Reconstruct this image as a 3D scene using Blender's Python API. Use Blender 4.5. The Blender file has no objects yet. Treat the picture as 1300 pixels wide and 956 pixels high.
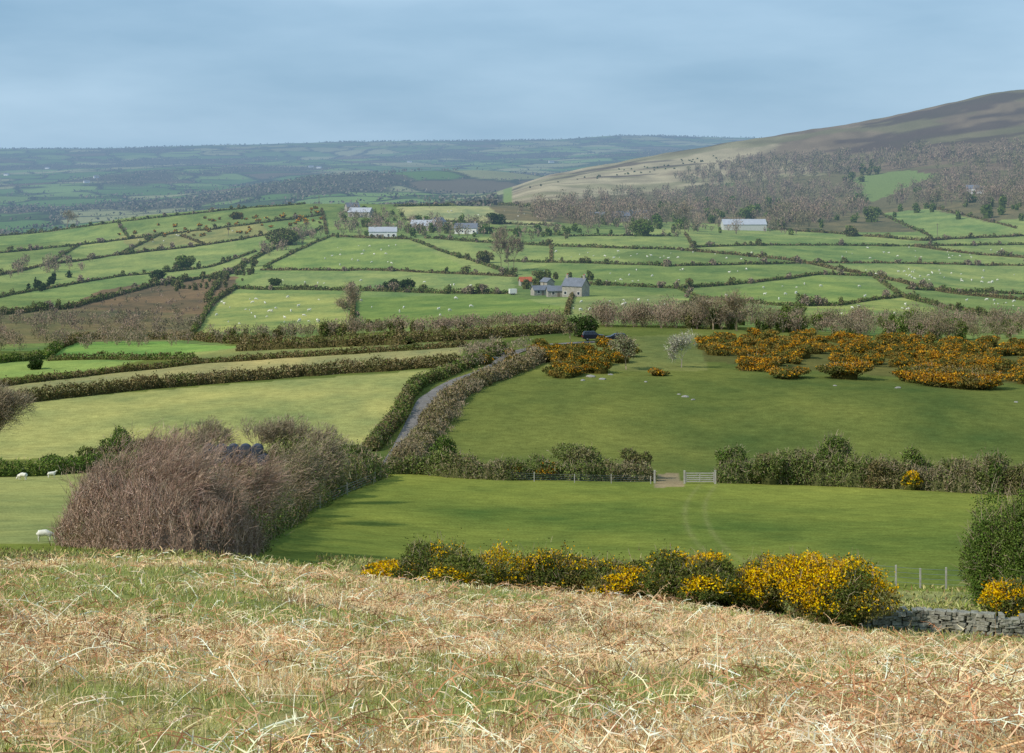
import bpy, math, random, time
import numpy as np
from mathutils import Vector, Matrix
T0=time.time()
def tick(s): print('T %-12s %.1f'%(s,time.time()-T0))
F=2426.0; U0=650.0; V0=200.0; PX=1/1911.0
rng=np.random.default_rng(11)
random.seed(5)
scene=bpy.context.scene
K=0.80; KP=1.25
def lin(c,k=None):
    c=np.asarray(c,float)/255.0
    l=np.where(c<=.04045,c/12.92,((c+.055)/1.055)**2.4)
    return l*(K if k is None else k)
def pal(*cs,k=None): return np.array([lin(c,KP if k is None else k) for c in cs])

# ---------------------------------------------------------------- noise
def _h(ix,iy,seed):
    v=np.sin(ix*127.1+iy*311.7+seed*74.7)*43758.5453
    return v-np.floor(v)
def vnoise(x,y,seed=0):
    x=np.asarray(x,float); y=np.asarray(y,float)
    ix=np.floor(x); iy=np.floor(y); fx=x-ix; fy=y-iy
    fx=fx*fx*(3-2*fx); fy=fy*fy*(3-2*fy)
    a=_h(ix,iy,seed); b=_h(ix+1,iy,seed); c=_h(ix,iy+1,seed); d=_h(ix+1,iy+1,seed)
    return (a*(1-fx)+b*fx)*(1-fy)+(c*(1-fx)+d*fx)*fy
def fbm(x,y,o=4,seed=0):
    s=0;a=.5;t=0
    x=np.asarray(x,float); y=np.asarray(y,float)
    for i in range(o):
        s=s+a*vnoise(x,y,seed+i*3.1); t+=a
        x,y=(x*.8-y*.6)*2.03+5.2,(x*.6+y*.8)*2.03+1.7; a*=.5
    return s/t
def mfbm(x,y,sx,sy,o,seed,mask):
    """noise evaluated only where the mask is set"""
    r=np.full(np.shape(x),.5)
    if np.ndim(x)==0: return fbm(x/sx,y/sy,o,seed) if mask else .5
    m=np.asarray(mask,bool)
    if m.any(): r[m]=fbm(x[m]/sx,y[m]/sy,o,seed)
    return r
def sstep(a,b,x):
    t=np.clip((x-a)/(b-a),0,1); return t*t*(3-2*t)
def voronoi(x,y,sc,seed=0):
    x=np.asarray(x)/sc; y=np.asarray(y)/sc
    ix=np.floor(x); iy=np.floor(y)
    f1=np.full(x.shape,9.);f2=np.full(x.shape,9.);cid=np.zeros(x.shape)
    for dx in(-1,0,1):
        for dy in(-1,0,1):
            cx=ix+dx; cy=iy+dy
            px=cx+.15+.7*_h(cx,cy,seed); py=cy+.15+.7*_h(cx,cy,seed+9)
            d=np.maximum(abs(px-x),abs(py-y))*.7+.3*np.hypot(px-x,py-y)
            n=d<f1
            f2=np.where(n,f1,np.minimum(f2,d)); cid=np.where(n,_h(cx,cy,seed+21),cid); f1=np.where(n,d,f1)
    return (f2-f1)*sc*.5,cid

# ---------------------------------------------------------------- terrain heights from image pixel rows at assumed distances, on several image columns
KU=np.array([-600,0,200,430,600,700,800,930,1100,1300,1900],float)
KT=[
(10,[1010]*11),
(12,[956,956,956,957,958,958,959,960,960,961,965]),
(16,[865,865,868,872,874,876,878,882,888,893,902]),
(24,[796,796,798,806,813,818,823,830,846,858,880]),
(36,[752,754,755,767,779,786,793,804,826,842,866]),
(52,[717,719,713,735,752,759,768,781,812,830,856]),
(68,[724,724,720,738,758,766,774,786,812,828,866]),
(85,[708,708,707,730,753,761,766,774,797,808,855]),
(105,[690,688,690,710,722,728,732,738,750,756,802]),
(130,[668,668,672,685,700,702,702,704,706,710,730]),
(170,[640,638,640,645,650,652,652,654,656,658,670]),
(220,[606,606,604,600,602,606,610,614,620,626,640]),
(250,[580,580,578,577,575,578,582,585,588,590,600]),
(300,[520,520,515,510,505,503,503,505,508,512,520]),
(350,[490,488,482,470,460,458,460,465,472,480,490]),
(400,[460,462,455,440,430,428,430,436,444,455,465]),
(450,[440,445,442,425,418,412,412,416,424,432,440]),
(560,[425,430,430,420,412,405,402,404,410,415,420]),
(700,[405,405,410,402,395,390,388,388,392,398,405]),
(850,[385,385,385,376,372,370,368,368,370,380,385]),
(1000,[365,365,360,350,345,342,340,342,346,355,360]),
(1200,[335,330,325,312,308,308,308,312,318,325,330]),
(1350,[315,312,300,285,285,288,292,296,300,300,300]),
(1500,[306,301,275,262,266,272,280,284,286,280,270]),
(1600,[305,299,272,257,262,266,272,276,276,262,250]),
(1900,[315,308,285,268,264,256,262,264,258,240,225]),
(2300,[305,300,290,272,262,240,244,240,225,205,185]),
(2700,[296,292,284,266,256,230,220,208,190,165,140]),
(3100,[285,280,270,255,249,222,203,181,153,114,80]),
(3600,[272,268,258,240,246,240,230,215,200,170,150]),
(4200,[258,256,248,222,216,222,222,215,200,190,180]),
(5000,[248,246,236,232,228,226,215,210,200,190,185]),
(6500,[225,222,215,212,208,206,200,198,190,185,185]),
(8000,[206,206,203,199,195,193,190,188,185,185,185]),
(10000,[189,189,186,181,179,178,173,175,177,180,185]),
(12500,[196]*11),
(30000,[225]*11)]
KY=np.log10(np.array([k[0] for k in KT],float)); KV=np.array([k[1] for k in KT],float)
def pchip(x,y,xq):
    h=np.diff(x)[:,None]; d=np.diff(y,axis=0)/h
    m=np.zeros_like(y)
    same=(d[1:]*d[:-1])>0
    w1=2*h[1:]+h[:-1]; w2=h[1:]+2*h[:-1]
    with np.errstate(all='ignore'):
        hm=(w1+w2)/(w1/d[:-1]+w2/d[1:])
    m[1:-1]=np.where(same,hm,0); m[0]=d[0]; m[-1]=d[-1]
    i=np.clip(np.searchsorted(x,xq)-1,0,len(x)-2)
    H=(x[i+1]-x[i])[:,None]; t=((xq-x[i]))[:,None]/H
    return (y[i]*(2*t**3-3*t**2+1)+m[i]*H*(t**3-2*t**2+t)+y[i+1]*(-2*t**3+3*t**2)+m[i+1]*H*(t**3-t**2))
TU=np.arange(-600,1901,10.0); TY=np.linspace(1.0,KY[-1],1600)
TV=pchip(KU,pchip(KY,KV,TY).T,TU).T
def Vlook(u,y):
    u=np.clip(u,-600,1899.9); ly=np.clip(np.log10(np.maximum(y,10)),1.0,TY[-1]-1e-6)
    a=(u+600)/10; i=np.floor(a).astype(int); fa=a-i
    b=(ly-1.0)/(TY[1]-TY[0]); j=np.floor(b).astype(int); fb=b-j
    j=np.clip(j,0,len(TY)-2)
    return (TV[j,i]*(1-fa)+TV[j,i+1]*fa)*(1-fb)+(TV[j+1,i]*(1-fa)+TV[j+1,i+1]*fa)*fb
def relief(x,y):
    z=.34*(mfbm(x,y,2.2,2.2,4,3,y<80)-.5)*(1-sstep(55,80,y))+.4*(mfbm(x,y,9,9,2,13,y<90)-.5)*sstep(12,30,y)*(1-sstep(60,90,y))
    z=z+.9*(mfbm(x,y,30,30,3,5,(y>90)&(y<3000))-.5)*sstep(90,200,y)*(1-sstep(2500,3000,y))
    z=z+4*(mfbm(x,y,150,150,3,6,y>900)-.5)*sstep(900,1800,y)
    z=z+6*(mfbm(x,y,60,80,3,66,(y>1900)&(y<4200))-.5)*sstep(1900,2600,y)*(1-sstep(3300,4200,y))
    z=z+48*(mfbm(x,y,700,900,4,8,y>3300)-.5)*sstep(3300,5000,y)*(1-.6*sstep(8000,10000,y))
    return z
def Zf(x,y):
    x=np.asarray(x,float); y=np.asarray(y,float)
    yy=np.maximum(y,12.0); u=U0+F*x/yy
    z=(V0-Vlook(u,yy))/F*yy+relief(x,yy)
    z=np.where(y<12,-1.65+(z+1.65)*np.clip(y,0,12)/12,z)
    return np.where(y<0,-1.65-.08*y,z)
YS=10**TY
def site(u,v,ymin=60):
    k0=int(np.searchsorted(YS,ymin)); a=(min(max(u,-600),1899.9)+600)/10; i=int(a); fa=a-i
    vs=TV[k0:,i]*(1-fa)+TV[k0:,i+1]*fa
    h=vs<=v; k=int(np.argmax(h)) if h.any() else int(np.argmin(vs))
    y=YS[k0+k]; x=(u-U0)/F*y
    return np.array([x,y,float(Zf(x,y))])
def path(uv,ymin=60):
    out=[]
    for (a,b) in zip(uv[:-1],uv[1:]):
        n=max(2,int(math.hypot(b[0]-a[0],b[1]-a[1])/8)+1)
        for t in np.linspace(0,1,n,endpoint=False):
            out.append(site(a[0]+(b[0]-a[0])*t,a[1]+(b[1]-a[1])*t,ymin))
    out.append(site(uv[-1][0],uv[-1][1],ymin))
    P=np.array(out)
    if len(P)>4:
        Q=P.copy(); Q[1:-1]=(P[:-2]+2*P[1:-1]+P[2:])/4; P=Q
    P[:,2]=Zf(P[:,0],P[:,1]); return P
def inpoly(px,py,poly):
    r=np.zeros(px.shape,bool); n=len(poly); j=n-1
    for i in range(n):
        xi,yi=poly[i]; xj,yj=poly[j]
        c=((yi>py)!=(yj>py))
        if yi!=yj: r^=c&(px<(xj-xi)*(py-yi)/(yj-yi)+xi)
        j=i
    return r

# ---------------------------------------------------------------- materials
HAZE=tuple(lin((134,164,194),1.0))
def add_haze(nt,shader,out):  # aerial haze painted into the material: bluish emission mixed in by world Y
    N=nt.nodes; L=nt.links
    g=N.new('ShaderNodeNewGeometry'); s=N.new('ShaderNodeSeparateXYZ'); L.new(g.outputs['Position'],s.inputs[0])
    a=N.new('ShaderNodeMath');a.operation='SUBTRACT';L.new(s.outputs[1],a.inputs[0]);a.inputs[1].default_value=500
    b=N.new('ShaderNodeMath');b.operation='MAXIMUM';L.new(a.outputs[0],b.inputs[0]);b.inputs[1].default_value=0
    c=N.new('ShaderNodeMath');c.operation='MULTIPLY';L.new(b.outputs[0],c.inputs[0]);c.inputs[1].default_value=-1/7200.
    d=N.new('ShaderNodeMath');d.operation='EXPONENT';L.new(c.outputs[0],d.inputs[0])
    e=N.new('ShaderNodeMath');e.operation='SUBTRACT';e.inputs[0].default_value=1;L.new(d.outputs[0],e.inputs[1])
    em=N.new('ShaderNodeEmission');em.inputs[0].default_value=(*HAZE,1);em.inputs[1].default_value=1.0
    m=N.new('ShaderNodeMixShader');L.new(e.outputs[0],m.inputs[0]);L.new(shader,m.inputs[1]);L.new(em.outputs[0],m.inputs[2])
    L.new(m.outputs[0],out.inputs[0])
def newmat(name):
    m=bpy.data.materials.new(name); m.use_nodes=True; m.node_tree.nodes.clear()
    o=m.node_tree.nodes.new('ShaderNodeOutputMaterial'); return m,m.node_tree,o
def mul_noise(nt,colsock,scales):
    N=nt.nodes;L=nt.links
    g=N.new('ShaderNodeNewGeometry'); cur=colsock
    for sc,amt in scales:
        n=N.new('ShaderNodeTexNoise'); n.inputs['Scale'].default_value=sc; n.inputs['Detail'].default_value=3; n.inputs['Roughness'].default_value=.65
        L.new(g.outputs['Position'],n.inputs['Vector'])
        r=N.new('ShaderNodeMapRange'); r.inputs[1].default_value=.3;r.inputs[2].default_value=.7;r.inputs[3].default_value=1-amt;r.inputs[4].default_value=1+amt
        L.new(n.outputs['Fac'],r.inputs[0])
        mx=N.new('ShaderNodeVectorMath');mx.operation='SCALE';L.new(cur,mx.inputs[0]);L.new(r.outputs[0],mx.inputs['Scale'])
        cur=mx.outputs[0]
    return cur
def veg_mat(name,haze=True):
    m,nt,o=newmat(name);N=nt.nodes;L=nt.links
    a=N.new('ShaderNodeAttribute');a.attribute_name='Col'
    d=N.new('ShaderNodeBsdfDiffuse');L.new(a.outputs['Color'],d.inputs[0])
    if haze: add_haze(nt,d.outputs[0],o)
    else: L.new(d.outputs[0],o.inputs[0])
    return m
def flat_mat(name,c,rough=.9,noise=((1.5,.15),(9,.15)),metal=0,spec=.2,k=1.0):
    m,nt,o=newmat(name);N=nt.nodes;L=nt.links
    rgb=N.new('ShaderNodeRGB');rgb.outputs[0].default_value=(*lin(c,k),1)
    cur=mul_noise(nt,rgb.outputs[0],noise) if noise else rgb.outputs[0]
    p=N.new('ShaderNodeBsdfPrincipled');p.inputs['Roughness'].default_value=rough;p.inputs['Metallic'].default_value=metal
    p.inputs['Specular IOR Level'].default_value=spec
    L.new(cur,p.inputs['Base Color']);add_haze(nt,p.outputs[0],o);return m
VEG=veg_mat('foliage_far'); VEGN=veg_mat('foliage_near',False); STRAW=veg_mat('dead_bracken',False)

def mk_quads(name,Q,C,mat,smooth=False):
    Q=np.ascontiguousarray(Q,dtype=np.float32); n=len(Q)
    if mat is VEG and float(Q[:,0,1].max())<480: mat=VEGN
    me=bpy.data.meshes.new(name)
    me.vertices.add(n*4); me.vertices.foreach_set('co',Q.reshape(-1))
    me.loops.add(n*4); me.loops.foreach_set('vertex_index',np.arange(n*4,dtype=np.int32))
    me.polygons.add(n); me.polygons.foreach_set('loop_start',np.arange(0,n*4,4,dtype=np.int32))
    me.update(calc_edges=True)
    at=me.color_attributes.new('Col','FLOAT_COLOR','POINT')
    cc=np.ones((n,4,4),np.float32); cc[:,:,:3]=np.minimum(np.asarray(C),.85)[:,None,:]
    at.data.foreach_set('color',cc.reshape(-1))
    me.materials.append(mat)
    ob=bpy.data.objects.new(name,me); scene.collection.objects.link(ob); return ob
def unit(a): return a/np.maximum(np.linalg.norm(a,axis=-1,keepdims=True),1e-9)
def cards(P,s,elong=1.0,upb=None,r=rng):
    n=len(P); a=r.normal(size=(n,3)); 
    if upb is not None: a=a*.45+np.asarray(upb)
    a=unit(a); b=unit(np.cross(a,r.normal(size=(n,3))))
    s=np.broadcast_to(np.asarray(s,float),(n,))[:,None]*r.uniform(.6,1.4,(n,1))
    a=a*s*.75*elong; b=b*s*.5/ (elong**.5)
    k=r.uniform(-.3,.3,(n,1))
    return np.stack([P-a,P-b+a*k,P+a,P+b+a*k],1)
def tint(C,amt=.25,r=rng): return C*r.uniform(1-amt,1+amt,(len(C),1))*r.uniform(.93,1.07,(len(C),3))
def prisms(P0,P1,R0,R1,n=3):
    d=unit(P1-P0); ref=np.where(np.abs(d[:,2:3])>.9,np.array([[1.,0,0]]),np.array([[0,0,1.]]))
    a=unit(np.cross(d,ref)); b=np.cross(d,a); out=[]
    for i in range(n):
        t0=2*math.pi*i/n; t1=2*math.pi*(i+1)/n
        v0=a*math.cos(t0)+b*math.sin(t0); v1=a*math.cos(t1)+b*math.sin(t1)
        out.append(np.stack([P0+v0*R0[:,None],P0+v1*R0[:,None],P1+v1*R1[:,None],P1+v0*R1[:,None]],1))
    return np.concatenate(out)

# ---------------------------------------------------------------- palettes
P_BROWN=pal((106,92,60),(92,86,52),(118,104,72),(86,92,46))
P_GREEN=pal((80,100,42),(104,118,54),(68,86,38),(102,106,62))
P_MIX=pal((94,92,56),(82,98,44),(114,102,70),(98,110,56),(78,78,46))
P_GORSE=pal((84,96,40),(98,100,46),(70,80,36),(112,100,56))
P_OGORSE=pal((116,98,50),(98,92,46),(130,106,54),(82,88,42),(72,80,40))
P_DARK=pal((54,70,34),(66,80,40),(46,60,32))
P_BARE=pal((146,130,106),(128,116,96),(160,142,116),(114,104,82))
P_WOOD=pal((136,116,98),(118,106,88),(146,126,106),(112,108,80),(104,102,68),(126,108,94))
P_RED=pal((160,132,112),(142,118,100),(172,148,128),(124,108,90))
FLOW=pal((245,205,20),(236,186,18),(216,162,24),k=.85)
OFLOW=pal((220,164,40),(204,146,38),(182,126,42),(160,112,44),k=.85)

def pickcol(P_,n,noisev,fr=.6):
    k=len(P_)
    i=np.floor(np.clip(noisev*1.6-.3,0,.999)*k).astype(int)
    j=rng.integers(0,k,n)
    i=np.where(rng.random(n)<fr,i,j)
    return tint(P_[i],.28)

def hedge(name,uv,h,w,P_,ymin=60,gorse=0.,dens=1.0,hn=.35,smin=.08,flow=FLOW,lump=2.2,ends=True,twigs=.06,twp=None,cp=None):
    P=path(uv,ymin); seg=np.diff(P[:,:2],axis=0); sl=np.hypot(seg[:,0],seg[:,1]); cum=np.concatenate([[0],np.cumsum(sl)]); L=cum[-1]
    ym=(P[1:,1]+P[:-1,1])/2; s=np.maximum(smin,ym*PX*1.15)
    wt=sl/s**2; N=int(min(80000,max(60,dens*1.5*np.sum(wt)*(2*h+w)*.6)))
    k=rng.choice(len(sl),N,p=wt/wt.sum()); t=rng.random(N); pos=cum[k]+t*sl[k]
    base=P[k]+(P[k+1]-P[k])*t[:,None]; d=seg[k]/np.maximum(sl[k],1e-6)[:,None]; nr=np.stack([-d[:,1],d[:,0]],1)
    sd=rng.uniform(0,99)
    def prof(pos):
        hh=h*(1-hn+2*hn*fbm(pos/(lump*h),pos*0+sd,4,2))*(.85+.3*vnoise(pos/(.4*h),pos*0+sd,12))
        if ends:
            e=np.minimum(pos,L-pos); hh=hh*np.clip(.45+.55*e/(.8*h),.3,1)
        return hh
    hh=prof(pos)
    phi=rng.uniform(-.12,math.pi+.12,N); r=1-np.abs(rng.normal(0,.2,N))+.35*(rng.random(N)<.06)*rng.random(N)
    r=r*(.62+.76*fbm(pos/(.5*h),phi*1.8+sd,3,4))
    ww=w*(.8+.4*vnoise(pos/(2*h),pos*0+sd,7))
    lat=np.cos(phi)*ww*.5*r; ver=np.abs(np.sin(phi))**.75*np.sign(np.sin(phi))*hh*r
    C_=np.stack([base[:,0]+nr[:,0]*lat,base[:,1]+nr[:,1]*lat,base[:,2]+ver],1)
    C_+=rng.normal(0,.05,C_.shape)*h*.5
    C_[:,2]=np.maximum(C_[:,2],base[:,2]-.2)
    col=pickcol(P_,N,fbm(pos/(3.0*h),pos*0+sd,2,5))
    if gorse>0:
        g=fbm(pos/(1.1*h),phi*1.3+sd,3,9)
        gg=gorse if cp is None else gorse*(cp[0]+(cp[1]-cp[0])*pos/L)
        f=(rng.random(N)<np.clip((g-.62+gg*.5)*3.2,0,.85))&(r>.62)&(np.sin(phi)>.1)
        col[f]=tint(flow[rng.integers(0,len(flow),f.sum())],.22)
    Q=cards(C_,s[k],1.15)
    if twigs>0:
        nt_=int(N*twigs); i=rng.integers(0,N,nt_); p0=C_[i]; dd=unit(rng.normal(0,.45,(nt_,3))+[0,0,.9]); Lh=(h*rng.uniform(.1,.3,nt_))[:,None]
        wv=unit(np.cross(dd,rng.normal(size=(nt_,3))))*(np.maximum(.008,p0[:,1]*PX*.26))[:,None]; p1=p0+dd*Lh
        tp=P_BARE if twp is None else twp
        Q=np.concatenate([Q,np.stack([p0-wv,p0+wv,p1+wv*.4,p1-wv*.4],1)]); col=np.concatenate([col,tint(tp[rng.integers(0,len(tp),nt_)],.25)])
    m=max(4,int(L/(h*.6))+1); m=min(m,400); pp=np.linspace(0,L,m); bx=np.stack([np.interp(pp,cum,P[:,i]) for i in range(3)],1)
    dd=np.gradient(bx[:,:2],axis=0); dd=dd/np.maximum(np.hypot(dd[:,0],dd[:,1]),1e-6)[:,None]; nn=np.stack([-dd[:,1],dd[:,0]],1)
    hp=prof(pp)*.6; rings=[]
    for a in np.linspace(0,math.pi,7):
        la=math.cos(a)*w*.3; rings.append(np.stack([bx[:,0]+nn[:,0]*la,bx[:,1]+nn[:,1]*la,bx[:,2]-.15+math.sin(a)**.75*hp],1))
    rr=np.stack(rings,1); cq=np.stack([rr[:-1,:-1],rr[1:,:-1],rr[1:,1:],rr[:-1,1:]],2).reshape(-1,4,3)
    cc=np.tile(P_.mean(0)*.6,(len(cq),1))  # core coloured darker, painting the shaded depth inside the hedge
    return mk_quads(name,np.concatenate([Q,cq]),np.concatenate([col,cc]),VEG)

def blob(c,w,h,P_,gorse=0,flow=FLOW,s=.1,dens=1.,nl=7,low=True,upb=None,elong=1.1,maxn=60000,maxfl=.85,twigs=0.):
    X=[];D=[];Rr=[];Cl=[]
    for i in range(nl):
        a=rng.uniform(0,6.28); rad=rng.uniform(.05,.38)*w*(1 if i else 0)
        rz=rng.uniform(.2,.36)*h; rx=rng.uniform(.16,.30)*w
        if i==0: rz=.42*h; rx=.32*w
        cz=rng.uniform(.22 if low else .4,.74)*h if i else .42*h
        rz=min(rz,h-cz) if h-cz>.15*h else rz*.6
        ar=4*math.pi*((rx**2*2+rz**2)/3); n=int(min(maxn/nl,max(8,dens*.85*ar/s**2)))
        d=rng.normal(size=(n,3)); d/=np.sqrt((d*d).sum(1))[:,None]
        X.append(np.tile([c[0]+math.cos(a)*rad,c[1]+math.sin(a)*rad,c[2]+cz,rx,rz],(n,1))); D.append(d)
        Cl.append(np.tile(P_[rng.integers(0,len(P_))],(n,1)))
    X=np.concatenate(X);d=np.concatenate(D);cb=np.concatenate(Cl);n=len(X)
    r=1-np.abs(rng.normal(0,.2,n)); r*=.62+.76*fbm(d[:,0]*4+X[:,0]*3,d[:,2]*4+d[:,1]*4+X[:,1]*3,3,3); r+=.3*(rng.random(n)<.05)*rng.random(n)
    p=X[:,:3]+d*r[:,None]*X[:,[3,3,4]]
    ok=p[:,2]>c[2]-.1*h; p=p[ok]; d=d[ok]; r=r[ok]
    col=tint(cb[ok]*.5+P_[rng.integers(0,len(P_),len(p))]*.5,.25)
    if gorse>0:
        g=fbm(p[:,0]/(.3*w)+c[0],p[:,2]/(.3*h)+p[:,1]/(.3*w),2,5)
        f=(rng.random(len(p))<np.clip((g-.6+gorse*.5)*3,0,maxfl))&(d[:,2]>-.3)&(r>.6)
        col[f]=tint(flow[rng.integers(0,len(flow),f.sum())],.22)
    Q=cards(p,s,elong,upb)
    if twigs>0 and len(p):
        nt_=int(len(p)*twigs)+1; i=rng.integers(0,len(p),nt_); p0=p[i]; dd=unit(rng.normal(0,.4,(nt_,3))+d[i]*.6+[0,0,.6]); p1=p0+dd*(h*rng.uniform(.06,.18,nt_))[:,None]
        wv=unit(np.cross(dd,rng.normal(size=(nt_,3))))*max(.007,c[1]*PX*.24)
        Q=np.concatenate([Q,np.stack([p0-wv,p0+wv,p1+wv*.4,p1-wv*.4],1)]); col=np.concatenate([col,tint(P_BARE[rng.integers(0,4,nt_)],.25)])
    return Q,col
_th=np.linspace(0,2*math.pi,9);_ph=np.linspace(-.3,math.pi/2,5)
_TT,_PP=np.meshgrid(_th,_ph,indexing='ij')
def core_blob(c,w,h,col):  # inner shell; callers pass a darkened leaf colour to paint the bush's inner shade
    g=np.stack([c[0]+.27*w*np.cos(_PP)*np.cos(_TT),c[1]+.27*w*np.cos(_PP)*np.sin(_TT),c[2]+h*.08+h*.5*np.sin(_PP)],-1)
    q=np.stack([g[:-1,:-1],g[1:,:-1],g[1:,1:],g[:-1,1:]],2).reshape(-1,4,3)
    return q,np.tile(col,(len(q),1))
def bush(name,u,v,wpx,hpx,P_,gorse=0,ymin=60,flow=FLOW,dens=1.,nl=9,twigs=.04):
    c=site(u,v,ymin); m=c[1]/F; w=wpx*m;h=hpx*m
    s=max(.065,c[1]*PX*1.15)
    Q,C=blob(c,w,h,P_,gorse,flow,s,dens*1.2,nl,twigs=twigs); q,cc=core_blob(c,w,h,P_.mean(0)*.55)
    return mk_quads(name,np.concatenate([Q,q]),np.concatenate([C,cc]),VEG)

def skel(base,h,r0,levels=4,lean=(0,0,0),spread=.75,nch=3,first=.25,d0=(0,0,1)):
    P0=[];P1=[];R0=[];R1=[];TP=[];TD=[]
    st=[(Vector(base),Vector(d0).normalized(),h*.42,r0,levels)]
    lean=Vector(lean)*.12+Vector((0,0,.06)); rnd=random.random
    while st:
        p,d,l,r,lv=st.pop(); ns=3 if lv>0 else 2; rr=r
        for i in range(ns):
            dn=(d+Vector((rnd()-.5,rnd()-.5,rnd()-.5))*.35+lean).normalized()
            q=p+dn*(l/ns); r2=max(rr*.78,.004)
            P0.append(p[:]);P1.append(q[:]);R0.append(rr);R1.append(r2)
            p,d,rr=q,dn,r2
            if lv>0 and (lv<levels or i>=1 or rnd()<first):
                for c in range(nch if i==ns-1 else max(1,nch-2)):
                    pr=d.cross(Vector((rnd()-.5,rnd()-.5,rnd()-.5))); pr.normalize()
                    a=spread*(.6+.8*rnd()); cd=d*math.cos(a)+pr*math.sin(a); cd.z+=.12; cd.normalize()
                    st.append((p,cd,l*(.62+.25*rnd()),rr*.68,lv-1))
        if lv==0: TP.append(p[:]);TD.append(d[:])
    return np.array(P0),np.array(P1),np.array(R0),np.array(R1),TP,TD
def tree(name,u,v,hpx,kind='bare',ymin=60,levels=4,lean=(0,0,0),P_=P_BARE,leafP=None,tw=6,stems=1,pos=None,spread=.7,wide=1.,leafd=8):
    c=site(u,v,ymin) if pos is None else np.array(pos); m=c[1]/F; h=hpx*m; pxm=c[1]*PX
    Qs=[];Cs=[]; TP=[];TD=[]
    for sI in range(stems):
        o=np.array([random.uniform(-.12,.12)*h,random.uniform(-.1,.1)*h,-.1]) if stems>1 else np.array([0,0,-.15])
        d0=(random.uniform(-.5,.5)+lean[0]*.5,random.uniform(-.4,.4),1) if stems>1 else (lean[0]*.3,0,1)
        a,b,r0,r1,tp,td=skel(tuple(c+o),h,h*(.028 if stems==1 else .014),levels,lean,spread,3,d0=d0)
        r0=np.maximum(r0,pxm*.16);r1=np.maximum(r1,pxm*.13)
        q=prisms(a,b,r0,r1); Qs.append(q); Cs.append(tint(P_[rng.integers(0,len(P_),len(q))]*.8,.15))
        TP+=tp; TD+=td
    TP=np.array(TP);TD=np.array(TD)
    top=np.percentile(TP[:,2],98)-c[2]; 
    k=h/max(top,1e-3)
    S=np.array([k*wide,k*wide,k])
    Qs=[(q-c)*S+c for q in Qs]; TP=(TP-c)*S+c
    if tw>0:
        n=len(TP)*tw; i=np.repeat(np.arange(len(TP)),tw)
        d=unit(TD[i]+rng.normal(0,.5,(n,3))+np.array(lean)*.5+[0,0,.15]); p0=TP[i]+rng.normal(0,.02*h,(n,3)); L=h*rng.uniform(.04,.11,(n,1))
        p1=p0+d*L; wv=unit(np.cross(d,rng.normal(size=(n,3))))*max(.005,pxm*.16)
        Qs.append(np.stack([p0-wv,p0+wv,p1+wv*.5,p1-wv*.5],1)); Cs.append(tint(P_[rng.integers(0,len(P_),n)],.25))
    if leafP is not None:
        n=len(TP)*leafd; i=np.repeat(np.arange(len(TP)),leafd)
        p=TP[i]+rng.normal(0,.045*h,(n,3)); s=max(.07,pxm*1.05)
        Qs.append(cards(p,s,1.1)); Cs.append(tint(leafP[rng.integers(0,len(leafP),n)],.25))
    return mk_quads(name,np.concatenate(Qs),np.concatenate(Cs),VEG)

def mass(name,poly,n,hr,P_,ymin=60,kind='bare',dens=1.,gorse=0,flow=FLOW,wr=(.7,1.1)):
    us=[p[0] for p in poly];vs=[p[1] for p in poly]; Qs=[];Cs=[]
    uu=rng.uniform(min(us),max(us),n*40); vv=rng.uniform(min(vs),max(vs),n*40); k=inpoly(uu,vv,poly); uu=uu[k][:n]; vv=vv[k][:n]
    for u,v in zip(uu,vv):
        c=site(u,v,ymin); c[1]*=rng.uniform(.985,1.015); c[2]=float(Zf(c[0],c[1])); h=rng.uniform(*hr)*rng.choice([1,1,.8,1.2]); w=h*rng.uniform(*wr); s=max(.08,c[1]*PX*1.05)
        if kind=='bare':
            A=w*h; m=int(max(12,min(2000,dens*.8*A/s**2)))
            d=unit(rng.normal(size=(m,3)))*rng.random((m,1))**.45
            p=c+np.array([0,0,h*.56])+d*np.array([w*.5,w*.5,h*.44])*rng.uniform(.75,1.2,(m,1))
            kk=P_[rng.integers(0,len(P_))]
            Qs.append(cards(p,s*.75,1.9,upb=(0,0,.8)));Cs.append(tint(kk*.6+P_[rng.integers(0,len(P_),m)]*.4,.25))
            a=np.tile(c-[0,0,.3],(3,1)); b=a+np.array([[0,0,h*.7],[w*.2,0,h*.8],[-w*.2,0,h*.75]])
            q=prisms(a,b,np.full(3,max(s*.18,h*.012)),np.full(3,s*.08)); Qs.append(q);Cs.append(tint(np.tile(kk*.8,(len(q),1)),.1))
        else:
            g_=gorse*rng.uniform(.45,1.15) if gorse else 0
            q,cc=blob(c,w,h,P_,g_,flow,s,dens,5,maxn=5000); Qs.append(q);Cs.append(cc)
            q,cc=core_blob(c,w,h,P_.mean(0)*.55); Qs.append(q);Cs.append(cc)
    return mk_quads(name,np.concatenate(Qs),np.concatenate(Cs),VEG)

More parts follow.
